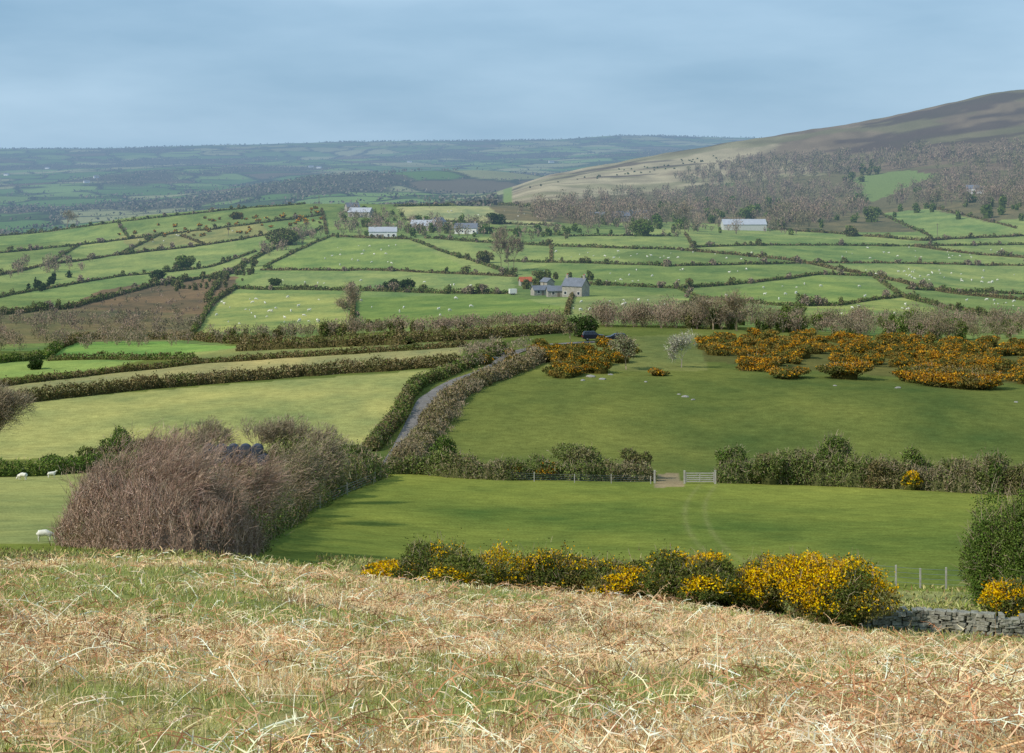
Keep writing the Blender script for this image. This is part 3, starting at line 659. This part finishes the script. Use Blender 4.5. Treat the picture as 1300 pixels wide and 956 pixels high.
def grass():
    n=250000
    y=8*(74/8)**(rng.random(n)**.85); x=rng.uniform(-1,1,n)*(.30*y+3.0)
    f_,f2=bracken_mix(x,y); f=fbm(x/.5,y/.5,3,22)
    gm=sstep(.45,.57,f2)
    z=Zf(x,y); L=rng.uniform(.06,.22,n)*(.6+.9*f)*(1-.3*gm)
    az=rng.uniform(0,2*math.pi,n); ln=np.abs(rng.normal(0,.7,n))
    d=unit(np.stack([np.cos(az)*ln,np.sin(az)*ln,np.ones(n)*.8],1))
    p=np.stack([x,y,z-.01],1); q=p+d*L[:,None]; wv=np.maximum(.0034,y*PX*.4)[:,None]*unit(np.cross(d,rng.normal(size=(n,3))))
    S_=pal((226,202,154),(208,178,132),(180,144,106),(236,220,176),k=1.1); Gc=pal((142,152,74),(160,160,88),(126,134,66),(192,184,122),k=1.05)
    g=rng.random(n)<gm*.66+.10
    col=np.where(g[:,None],Gc[rng.integers(0,4,n)],S_[rng.integers(0,4,n)])
    return np.stack([p-wv,p+wv,q+wv*.25,q-wv*.25],1),tint(col,.2)
Q,C=grass(); mk_quads('moor_grass',Q,C,STRAW)
# coarse tussocks on the bank between the moor and the first pasture
n=26000; y=rng.uniform(66,108,n); x=rng.uniform(-1,1,n)*(.30*y+3); u=U0+F*x/y; k=(y>64)&((u>400)|(y<94)); x,y=x[k],y[k]; n=len(x)
p=np.stack([x,y,Zf(x,y)+rng.random(n)*.18],1)
mk_quads('tussock_grass',cards(p,y*PX*1.8,1.9,upb=(0,0,.7)),tint(pal((186,176,116),(160,160,92),(132,142,70),(150,130,88),k=.95)[rng.integers(0,4,n)],.22),STRAW)
tick('bracken')

# ---------------------------------------------------------------- mesh object helpers
def mesh_obj(name,verts,faces,mat,parent=None,smooth=False):
    me=bpy.data.meshes.new(name); me.from_pydata([tuple(map(float,v)) for v in verts],[],faces); me.update()
    me.materials.append(mat)
    if smooth:
        for p in me.polygons:p.use_smooth=True
    ob=bpy.data.objects.new(name,me); scene.collection.objects.link(ob)
    if parent: ob.parent=parent
    return ob
BF=[(0,3,2,1),(4,5,6,7),(0,1,5,4),(1,2,6,5),(2,3,7,6),(3,0,4,7)]
def boxv(x0,x1,y0,y1,z0,z1): return [(x0,y0,z0),(x1,y0,z0),(x1,y1,z0),(x0,y1,z0),(x0,y0,z1),(x1,y0,z1),(x1,y1,z1),(x0,y1,z1)]
def boxes(name,bs,mat,parent=None):
    V=[];Fc=[]
    for b in bs:
        o=len(V); V+=boxv(*b); Fc+=[tuple(i+o for i in f) for f in BF]
    return mesh_obj(name,V,Fc,mat,parent)
def empty(name,pos,yaw=0):
    e=bpy.data.objects.new(name,None); e.empty_display_size=.5; scene.collection.objects.link(e)
    e.location=tuple(map(float,pos)); e.rotation_euler=(0,0,yaw); return e
STONE=flat_mat('granite_wall',(176,168,152),.95,((.8,.2),(4,.25)),k=.8); WHITE=flat_mat('whitewash',(236,232,222),.9,((1,.06),),k=.9)
SLATE=flat_mat('slate_roof',(128,132,140),.8,((.7,.15),(5,.2)),k=.75); LROOF=flat_mat('sheet_roof',(190,192,196),.7,((.4,.08),(3,.06)),k=.8)
RUST=flat_mat('rusty_roof',(190,104,70),.8,((1,.2),),k=.8); GLASS=flat_mat('window_glass',(40,46,54),.15,None,0,.5); WOOD=flat_mat('weathered_wood',(178,172,160),.9,((5,.2),),k=.9)
DWOOD=flat_mat('fence_wood',(120,108,92),.9,((5,.2),)); WALLG=flat_mat('timber_cladding',(206,204,192),.8,((1,.1),),k=.85)
CARP=flat_mat('dark_blue_paint',(26,30,42),.25,None,.2,.5); TYRE=flat_mat('tyre_rubber',(22,22,23),.8,None); METAL=flat_mat('steel',(150,152,155),.4,None,.8); BLACKP=flat_mat('bale_wrap',(60,66,80),.6,((2,.2),),0,.3)
RED=flat_mat('red_paint',(170,40,36),.5,None)
def house(name,u,v,L,Wd,eh,rh,yaw,wm,rm,ymin=300,chim=(),win=(3,2),door=True,lean=None):
    p=site(u,v,ymin); e=empty(name,p,yaw); a=L/2;b=Wd/2; t=-2.0
    V=[(-a,-b,t),(a,-b,t),(a,b,t),(-a,b,t),(-a,-b,eh),(a,-b,eh),(a,b,eh),(-a,b,eh),(-a,0,eh+rh),(a,0,eh+rh)]
    mesh_obj('walls',V,[(0,1,5,4),(2,3,7,6),(1,2,6,9,5),(3,0,4,8,7),(0,3,2,1),(4,5,9,8),(6,7,8,9)],wm,e)
    ov=.35;sl=rh/b; zt=eh-ov*sl; th=.2
    for sg in(-1,1):
        y0=sg*(b+ov); R_=[(-a-ov,y0,zt+.03),(a+ov,y0,zt+.03),(a+ov,0,eh+rh+.03),(-a-ov,0,eh+rh+.03)]; R2=[(q[0],q[1],q[2]+th) for q in R_]
        mesh_obj('roof_slope',R_+R2,BF,rm,e)
    nx,nf=win; bs=[];fr=[]
    for f_ in range(nf):
        zc=1.0+f_*2.6
        if zc+1.1>eh: continue
        for i in range(nx):
            if door and f_==0 and i==nx//2: continue
            xc=-a+L*(i+.5)/nx
            for sg in(-1,1):
                ys=sorted([sg*(b+.04),sg*(b-.1)]); bs.append((xc-.55,xc+.55,ys[0],ys[1],zc,zc+1.15))
                ys=sorted([sg*(b+.09),sg*(b-.1)]); fr+=[(xc-.68,xc+.68,ys[0],ys[1],zc-.14,zc-.003),(xc-.68,xc+.68,ys[0],ys[1],zc+1.153,zc+1.28),(xc-.68,xc-.553,ys[0],ys[1],zc,zc+1.15),(xc+.553,xc+.68,ys[0],ys[1],zc,zc+1.15)]
    if bs: boxes('windows',bs,GLASS,e); boxes('window_frames',fr,WHITE,e)
    if door: boxes('door',[(-.5,.5,-b-.05,-b+.1,-.3,2.0)],DWOOD,e)
    for cx in chim:
        boxes('chimney',[(cx*a-.5,cx*a+.5,-.4,.4,eh+rh-.8,eh+rh+1.3),(cx*a-.58,cx*a+.58,-.48,.48,eh+rh+1.303,eh+rh+1.45)],STONE if wm is WHITE else wm,e)
        boxes('chimney_pots',[(cx*a-.3,cx*a-.05,-.12,.12,eh+rh+1.453,eh+rh+1.85),(cx*a+.08,cx*a+.33,-.12,.12,eh+rh+1.453,eh+rh+1.85)],RUST,e)
    return e
r_=math.radians
house('farmhouse',731,377,9.5,6.5,4.6,3.0,r_(-32),STONE,SLATE,600,(-.85,.85),(3,2))
house('farm_outbuilding',708,377,9,5,2.6,1.8,r_(8),STONE,SLATE,600,(),(2,1))
house('farm_outbuilding',687,375,8,4.5,2.4,1.6,r_(20),STONE,SLATE,600,(),(2,1))
house('rusty_roofed_shed',667,363,5.5,4.,2.2,1.7,r_(15),STONE,RUST,600,(),(1,1),False)
house('farm_outbuilding',695,364,6,4,2.2,1.5,r_(-60),STONE,SLATE,600,(),(1,1))
house('white_cottage',486,301,18,7,3.8,2.8,r_(4),WHITE,LROOF,1000,(-.6,.8),(5,1))
house('stone_house',538,292,17,8,3.6,3.4,r_(-14),STONE,LROOF,1000,(0,.8),(4,1))
house('stone_house',556,288,10,7,3.6,2.8,r_(55),WHITE,SLATE,1000,(),(3,1))
house('stone_cottage',592,297,15,7,3.8,3.,r_(-10),WHITE,SLATE,1000,(.8,),(4,1))
house('stone_barn',458,276,17,8,3.6,3.,r_(-18),STONE,LROOF,1000,(),(3,1))
house('stone_cottage',447,268,10,6,3.4,3.,r_(25),STONE,SLATE,1000,(.7,),(3,1))
house('modern_barn',944,291,32,13,4.2,3.6,r_(3),WALLG,LROOF,1000,(),(0,0),False)
house('white_farmhouse',817,281,12,7,5.6,3.2,r_(-25),WHITE,SLATE,1100,(-.8,.8),(4,2))
house('stone_cottage',788,281,14,7,4.4,3.2,r_(10),STONE,SLATE,1100,(.8,),(4,1))
house('stone_cottage',757,281,13,7,4.2,3.,r_(-8),STONE,SLATE,1100,(),(4,1))
house('stone_cottage',800,278,9,6,4.4,3.,r_(50),WHITE,SLATE,1100,(.7,),(2,1))
house('white_cottage',1238,246,17,7,5.2,3.2,r_(-12),WHITE,SLATE,1400,(.7,),(4,1))
for (u,v) in [(110,237),(122,232),(395,213),(405,215),(60,214),(520,205),(700,208),(8,226)]:
    house('distant_farmhouse',u,v,rng.uniform(12,18),8,4,3,rng.uniform(-.6,.6),WHITE,SLATE,2600,(),(0,0),False)
# ---------------------------------------------------------------- livestock trailer beside farm
p=site(651,375,600); e=empty('livestock_trailer',p,.3)
boxes('body',[(-1.6,1.6,-.9,.9,.55,2.5)],WHITE,e); boxes('front_panel',[(1.603,1.7,-.9,.9,.6,2.3)],RED,e); boxes('drawbar',[(1.7,3,-.05,.05,.5,.6)],METAL,e)
def wheel(par,x,y,r,w,name):
    V=[];Fc=[];n=16
    for k in(-1,1):
        for i in range(n): t=2*math.pi*i/n; V.append((x+r*math.cos(t),y+k*w/2,r+r*math.sin(t)))
    Fc=[tuple(range(n))[::-1],tuple(range(n,2*n))]+[(i,(i+1)%n,n+(i+1)%n,n+i) for i in range(n)]
    mesh_obj(name,V,Fc,TYRE,par)
    s=math.copysign(1,y); V=[(x+.55*r*math.cos(2*math.pi*i/n),y+s*(w/2+.01),r+.55*r*math.sin(2*math.pi*i/n)) for i in range(n)]
    mesh_obj(name+'_hub',V,[tuple(range(n))],METAL,par)
for x in(-.5,.45):
    for y in(-.95,.95): wheel(e,x,y,.33,.2,'wheel')
# ---------------------------------------------------------------- cars
def car(name,pos,yaw,tall=False):
    e=empty(name,pos,yaw); L=2.35; h=.2 if tall else 0
    lower=[(-L,.35),(-L-.05,.65),(-L+.05,.98+h),(-.2,1.02+h),(1.15,.98+h),(L-.25,.84+h),(L,.68),(L,.35)]
    def extr(nm,prof,w0,w1,mat,z0,z1):
        V=[];n=len(prof)
        for s in(-1,1):
            for (x,z) in prof:
                t=(z-z0)/max(z1-z0,1e-3); V.append((x,s*(w0+(w1-w0)*max(0,min(1,t))),z))
        Fc=[tuple(range(n)),tuple(range(2*n-1,n-1,-1))]+[(i,n+i,n+(i+1)%n,(i+1)%n) for i in range(n)]
        o=mesh_obj(nm,V,Fc,mat,e); bm=o.modifiers.new('b','BEVEL'); bm.width=.05;bm.segments=2; return o
    extr('body',lower,.9,.86,CARP,.35,1.05)
    t=1.5+h*1.8
    cab=[(-L+.12,.98+h),(-L+.32,t-.08),(-L+.6,t),(.1,t),(.95,1.0+h)]
    extr('cabin',cab,.82,.66,CARP,.98+h,t)
    for s in(-1,1):
        for (a,b,c,d_) in [(-2.0,-1.35,-1.3,-1.85),(-1.25,-.4,-.4,-1.2),(-.3,.7,.08,-.3)]:
            z0=1.02+h;z1=t-.12; f=lambda z:s*(.82+(.66-.82)*(z-.98-h)/(t-.98-h)+.012)
            mesh_obj('side_window',[(a,f(z0),z0),(b,f(z0),z0),(c,f(z1),z1),(d_,f(z1),z1)],[(0,1,2,3)],GLASS,e)
    for x in(-1.45,1.4):
        for y in(-.82,.82): wheel(e,x,y,.34,.24,'wheel')
    boxes('headlights',[(L-.12,L+.02,-.8,-.5,.66,.8),(L-.12,L+.02,.5,.8,.66,.8)],WHITE,e); boxes('tail_lights',[(-L-.07,-L+.05,-.84,-.66,.7,.95),(-L-.07,-L+.05,.66,.84,.7,.95)],RED,e)
p=site(754,434,300); car('parked_car',p+[0,0,.15],r_(6),True)
p=site(781,434,300); car('parked_car',p+[0,0,.15],r_(186))
# ---------------------------------------------------------------- gate
p=site(869,616,150);p2=site(908,617,150); d_=p2-p; e=empty('field_gate',p,math.atan2(d_[1],d_[0])); Lg=float(np.hypot(d_[0],d_[1]))
boxes('posts',[(-.1,.1,-.1,.1,-.5,1.5),(Lg-.1,Lg+.1,-.1,.1,-.5,1.5)],WOOD,e)
boxes('rails',[(.15,Lg-.15,-.035,.035,z,z+.1) for z in(.2,.42,.64,.88,1.15)],WOOD,e)
boxes('stiles',[(.12,.22,-.045,.045,.15,1.32),(Lg-.22,Lg-.12,-.045,.045,.15,1.3),(Lg/2-.04,Lg/2+.04,-.045,.045,.2,1.2)],WOOD,e)
mesh_obj('diagonal_brace',[(.2,.05,.2),(.3,.05,.2),(Lg/2,.05,1.2),(Lg/2-.1,.05,1.2),(.2,.08,.2),(.3,.08,.2),(Lg/2,.08,1.2),(Lg/2-.1,.08,1.2)],BF,WOOD,e)
p=site(831,614,150); boxes('post',[(-.1,.1,-.1,.1,-.5,1.5)],WOOD,empty('gate_post',p))
# ---------------------------------------------------------------- wire fence
def fence(name,uv,nposts,h,ymin):
    P=path(uv,ymin); cum=np.concatenate([[0],np.cumsum(np.hypot(*np.diff(P[:,:2],axis=0).T))]); pp=np.linspace(0,cum[-1],nposts)
    B=np.stack([np.interp(pp,cum,P[:,i]) for i in range(3)],1); B[:,2]=Zf(B[:,0],B[:,1]); e=empty(name,B[0])
    bs=[]; 
    for b in B-B[0]:
        w=.045; bs.append((b[0]-w,b[0]+w,b[1]-w,b[1]+w,b[2]-.4,b[2]+h+random.uniform(-.1,.1)))
    boxes('posts',bs,WOOD,e)
    Q=[]
    for z in np.linspace(.25,h-.12,4):
        a=B[:-1]-B[0]+[0,0,z]; b=B[1:]-B[0]+[0,0,z]; Q.append(prisms(a,b,np.full(len(a),.009),np.full(len(a),.009)))
    o=mk_quads('wires',np.concatenate(Q),np.tile(lin((130,130,130)),(sum(map(len,Q)),1)),METAL); o.parent=e
fence('wire_fence',[(1108,742),(1175,748),(1250,750),(1330,752)],8,1.2,80)
fence('wire_fence',[(292,700),(345,674),(400,648),(436,631),(476,614)],7,1.1,95)
fence('wire_fence',[(590,604),(700,612),(826,614)],6,1.0,150)
# ---------------------------------------------------------------- dry stone wall
def wall(name,uv,h,ymin):
    P=path(uv,ymin); cum=np.concatenate([[0],np.cumsum(np.hypot(*np.diff(P[:,:2],axis=0).T))]); V=[];Fc=[];z=-.2
    while z<h:
        rh=random.uniform(.10,.2); t=random.uniform(-.3,0)
        while t<cum[-1]:
            w=random.uniform(.16,.5); tc=t+w/2; b=[np.interp(tc,cum,P[:,i]) for i in range(3)]; b2=[np.interp(tc+.3,cum,P[:,i]) for i in range(3)]; b1=[np.interp(tc-.3,cum,P[:,i]) for i in range(3)]
            yaw=math.atan2(b2[1]-b1[1],b2[0]-b1[0])+random.uniform(-.1,.1); gz=float(Zf(b[0],b[1])); o=len(V); dd=random.uniform(.22,.32)
            if z+rh>h-.1 and random.random()<.3: t+=w; continue
            for (x,y,zz) in boxv(-w/2+.01,w/2-.01,-dd,dd,z+.01,z+rh-.005):
                x+=random.uniform(-.04,.04);y+=random.uniform(-.05,.05);zz+=random.uniform(-.035,.035)
                V.append((b[0]+x*math.cos(yaw)-y*math.sin(yaw),b[1]+x*math.sin(yaw)+y*math.cos(yaw),gz+zz))
            Fc+=[tuple(i+o for i in f) for f in BF]; t+=w
        z+=rh
    o=mesh_obj(name,V,Fc,flat_mat('lichened_granite',(150,146,130),.95,((2.5,.4),(14,.3)),k=.85)); m=o.modifiers.new('b','BEVEL');m.width=.025;m.segments=2
wall('dry_stone_wall',[(1060,794),(1110,798),(1180,802),(1252,807),(1340,812)],1.0,74)
P=path([(1060,793),(1110,796),(1180,800),(1252,805),(1340,810)],74); n=9000
i=rng.integers(0,len(P)-1,n); t=rng.random((n,1)); p=P[i]*(1-t)+P[i+1]*t+rng.normal(0,[.3,.8,0],(n,3)); p[:,1]+=1.2; f=fbm(p[:,0]/.7,p[:,1]/.7,3,4); p[:,2]=Zf(p[:,0],p[:,1])+rng.random(n)*(.55+1.0*f)
k=f>.35; p=p[k]; n=len(p)
mk_quads('bank_grass',cards(p,.1,2.4,upb=(0,0,.6)),tint(pal((196,186,128),(172,168,102),(140,148,74),k=1.)[rng.integers(0,3,n)],.2),STRAW)
# ---------------------------------------------------------------- field stones
STN=flat_mat('field_granite',(160,156,146),.95,((3,.2),(12,.2)),k=.8)
def stone(u,v,w,ymin=150):
    import bmesh
    p=site(u,v,ymin); bm=bmesh.new(); bmesh.ops.create_icosphere(bm,subdivisions=2,radius=1)
    for q in bm.verts:
        k=1+.25*(random.random()-.5); q.co=Vector((q.co.x*w/2*k,q.co.y*w/2.6*k,q.co.z*w*.2*k))
    me=bpy.data.meshes.new('field_stone');bm.to_mesh(me);bm.free();me.materials.append(STN);o=bpy.data.objects.new('field_stone',me);o.location=tuple(p+[0,0,w*.02]);o.rotation_euler[2]=random.random()*3;scene.collection.objects.link(o)
for (u,v,w) in [(870,503,1.3),(880,508,.8),(862,500,.7),(750,480,1.7),(765,482,1.3),(740,484,1.),(820,486,.8),(1140,495,1.1),(1060,492,.8),(775,477,1.),(1290,510,.8),(640,452,2.),(628,456,1.5)]:
    stone(u,v,w)
# ---------------------------------------------------------------- wrapped silage bales behind the thorn hedge
e=empty('silage_bale_stack',site(300,594,150))
for i in range(6):
    for lv in range(2):
        if lv==1 and i>4: continue
        V=[];n=20;cx=-4+i*1.45+lv*.72;r=.75;cz=.85+lv*1.15
        for (yk,rk) in ((-.62,.6),(-.6,.7),(-.5,.75),(.5,.75),(.6,.7),(.62,.6)):
            for j in range(n): t=2*math.pi*j/n; V.append((cx+rk*math.cos(t),yk,cz+rk*.95*math.sin(t)))
        Fc=[tuple(range(n))[::-1],tuple(range(5*n,6*n))]
        for k in range(5): Fc+=[(k*n+j,k*n+(j+1)%n,(k+1)*n+(j+1)%n,(k+1)*n+j) for j in range(n)]
        mesh_obj('bale_%d'%(i+6*lv),V,Fc,BLACKP,e,True)
# ---------------------------------------------------------------- sheep
WOOL=flat_mat('wool',(228,222,204),1.,((8,.12),),k=.95)
def sheep_mesh(graze=True):
    V=[(-.50,0,.62),(-.25,0,.66),(.05,0,.66),(.32,0,.68)]; R=[.20,.27,.28,.22]; E=[(0,1),(1,2),(2,3)]
    if graze: ext=[(.50,0,.55,.12),(.62,0,.33,.09),(.68,0,.20,.085),(.76,0,.08,.05)]
    else: ext=[(.48,0,.82,.13),(.58,0,.98,.10),(.68,0,.98,.085),(.80,0,.92,.05)]
    last=3
    for x,y,z,r in ext: V.append((x,y,z));R.append(r);E.append((last,len(V)-1));last=len(V)-1
    hd=last-1
    for s in(-1,1): V.append((V[hd][0]-.04,s*.13,V[hd][2]+.07));R.append(.025);E.append((hd,len(V)-1))
    for s in(-1,1):
        k=3; 
        for (x,z,r) in ((.30,.42,.085),(.31,.24,.045),(.29,.02,.035)): V.append((x,s*.13,z));R.append(r);E.append((k,len(V)-1));k=len(V)-1
        k=0
        for (x,z,r) in ((-.44,.46,.11),(-.52,.27,.05),(-.47,.02,.035)): V.append((x,s*.13,z));R.append(r);E.append((k,len(V)-1));k=len(V)-1
    V.append((-.70,0,.58));R.append(.045);E.append((0,len(V)-1))
    me=bpy.data.meshes.new('tmp');me.from_pydata(V,E,[]);ob=bpy.data.objects.new('tmp',me);scene.collection.objects.link(ob)
    ob.modifiers.new('s','SKIN'); 
    for i,r in enumerate(R): me.skin_vertices[0].data[i].radius=(r,r)
    me.skin_vertices[0].data[1].use_root=True
    m=ob.modifiers.new('sub','SUBSURF');m.levels=1;m.render_levels=1
    dg=bpy.context.evaluated_depsgraph_get(); m2=bpy.data.meshes.new_from_object(ob.evaluated_get(dg)); m2.name='sheep'; m2.materials.clear(); m2.materials.append(WOOL)
    for p in m2.polygons:p.use_smooth=True
    bpy.data.objects.remove(ob); return m2
SM=[sheep_mesh(True),sheep_mesh(False)]
def sheep(u,v,ymin=300,sc=1.15,yaw=None,k=None):
    p=site(u,v,ymin); o=bpy.data.objects.new('sheep',SM[(0 if random.random()<.75 else 1) if k is None else k]); o.location=tuple(p); o.scale=(sc,)*3; o.rotation_euler[2]=random.uniform(0,6.28) if yaw is None else yaw; scene.collection.objects.link(o)
for poly,n in [([(270,385),(290,376),(438,378),(442,410),(262,415)],32),([(458,382),(600,378),(640,385),(600,405),(460,410)],10),([(1080,342),(1290,345),(1290,362),(1130,355)],34),([(880,385),(1000,360),(1100,366),(1100,378),(900,388)],20),([(700,320),(980,322),(980,330),(700,330)],26),([(420,310),(510,312),(560,335),(400,338)],20),([(720,385),(830,380),(850,392),(730,396)],14),([(680,345),(980,342),(860,360),(740,358)],18),([(1050,315),(1280,316),(1290,330),(1060,330)],26),([(560,268),(690,268),(690,280),(560,278)],16),([(1040,395),(1170,385),(1170,400),(1050,402)],8),([(1210,378),(1300,385),(1300,400),(1220,392)],8),([(340,354),(620,358),(620,368),(340,362)],10),([(160,305),(320,290),(320,296),(180,312)],6)]:
    c=0
    while c<n:
        u=rng.uniform(min(p[0] for p in poly),max(p[0] for p in poly)); v=rng.uniform(min(p[1] for p in poly),max(p[1] for p in poly))
        if inpoly(np.array([u]),np.array([v]),poly)[0]: sheep(u,v,440,rng.choice([.7,1.1,1.2])); c+=1
sheep(28,611,150,.95,2.9,0); sheep(66,608,150,.8,.4,1); sheep(58,688,90,.75,.2,0)
# ---------------------------------------------------------------- utility poles
for (u,v,y0) in [(545,264,1200),(575,263,1200),(405,262,1200),(985,292,1200),(290,300,900),(1190,300,1200)]:
    p=site(u,v,y0); e=empty('utility_pole',p); boxes('pole',[(-.15,.15,-.15,.15,-.5,9)],DWOOD,e); boxes('crossarm',[(-.9,.9,.153,.28,8.3,8.5)],DWOOD,e)

# ---------------------------------------------------------------- light, sky, camera
ts=Vector((-.66,-.42,.66)).normalized()
sun=bpy.data.lights.new('sun','SUN'); sun.energy=3.5; sun.angle=r_(1.5); sun.color=(1,.96,.89); so=bpy.data.objects.new('sun',sun); so.rotation_euler=ts.to_track_quat('Z','Y').to_euler(); scene.collection.objects.link(so)
w=bpy.data.worlds.new('World'); scene.world=w; w.use_nodes=True; nt=w.node_tree; N=nt.nodes;L=nt.links; N.clear()
out=N.new('ShaderNodeOutputWorld');bg=N.new('ShaderNodeBackground');sk=N.new('ShaderNodeTexSky'); sk.sky_type='NISHITA';sk.sun_disc=False
sk.sun_elevation=math.asin(ts.z); sk.sun_rotation=math.atan2(ts.x,ts.y)%(2*math.pi); sk.altitude=300; sk.dust_density=.6; sk.air_density=1.0; sk.ozone_density=2.0
bg.inputs[1].default_value=.1
tcn=N.new('ShaderNodeTexCoord');mp=N.new('ShaderNodeMapping');mp.inputs['Scale'].default_value=(2.6,2.6,11);mp.inputs['Rotation'].default_value=(0,.12,0);L.new(tcn.outputs['Generated'],mp.inputs[0])
no=N.new('ShaderNodeTexNoise');no.inputs['Scale'].default_value=1.3;no.inputs['Detail'].default_value=6;no.inputs['Roughness'].default_value=.5;L.new(mp.outputs[0],no.inputs['Vector'])
# thin rain-cloud veil over the clear sky : pale blue sheet with soft lighter and darker areas
cr=N.new('ShaderNodeValToRGB'); cr.color_ramp.elements[0].position=.34; cr.color_ramp.elements[1].position=.66
cr.color_ramp.elements[0].color=(*(lin((134,174,206),1)),1); cr.color_ramp.elements[1].color=(*(lin((178,210,236),1)),1); L.new(no.outputs['Fac'],cr.inputs[0])
sc=N.new('ShaderNodeVectorMath');sc.operation='SCALE';sc.inputs['Scale'].default_value=10.4;L.new(cr.outputs[0],sc.inputs[0])
mx=N.new('ShaderNodeMix');mx.data_type='RGBA';mx.inputs[0].default_value=.88;L.new(sk.outputs[0],mx.inputs[6]);L.new(sc.outputs[0],mx.inputs[7])
L.new(mx.outputs[2],bg.inputs[0]);L.new(bg.outputs[0],out.inputs[0])
cam=bpy.data.cameras.new('camera');cam.sensor_width=36;cam.lens=36*F/1300; cam.shift_y=-(478-V0)/1300; cam.clip_start=.1; cam.clip_end=60000
cob=bpy.data.objects.new('camera',cam); cob.rotation_euler=(math.pi/2,0,0); scene.collection.objects.link(cob); scene.camera=cob
scene.view_settings.view_transform='Standard'; scene.view_settings.look='None'; scene.view_settings.exposure=0
tick('done'); print('objects',len(bpy.data.objects),'faces',sum(len(m.polygons) for m in bpy.data.meshes))
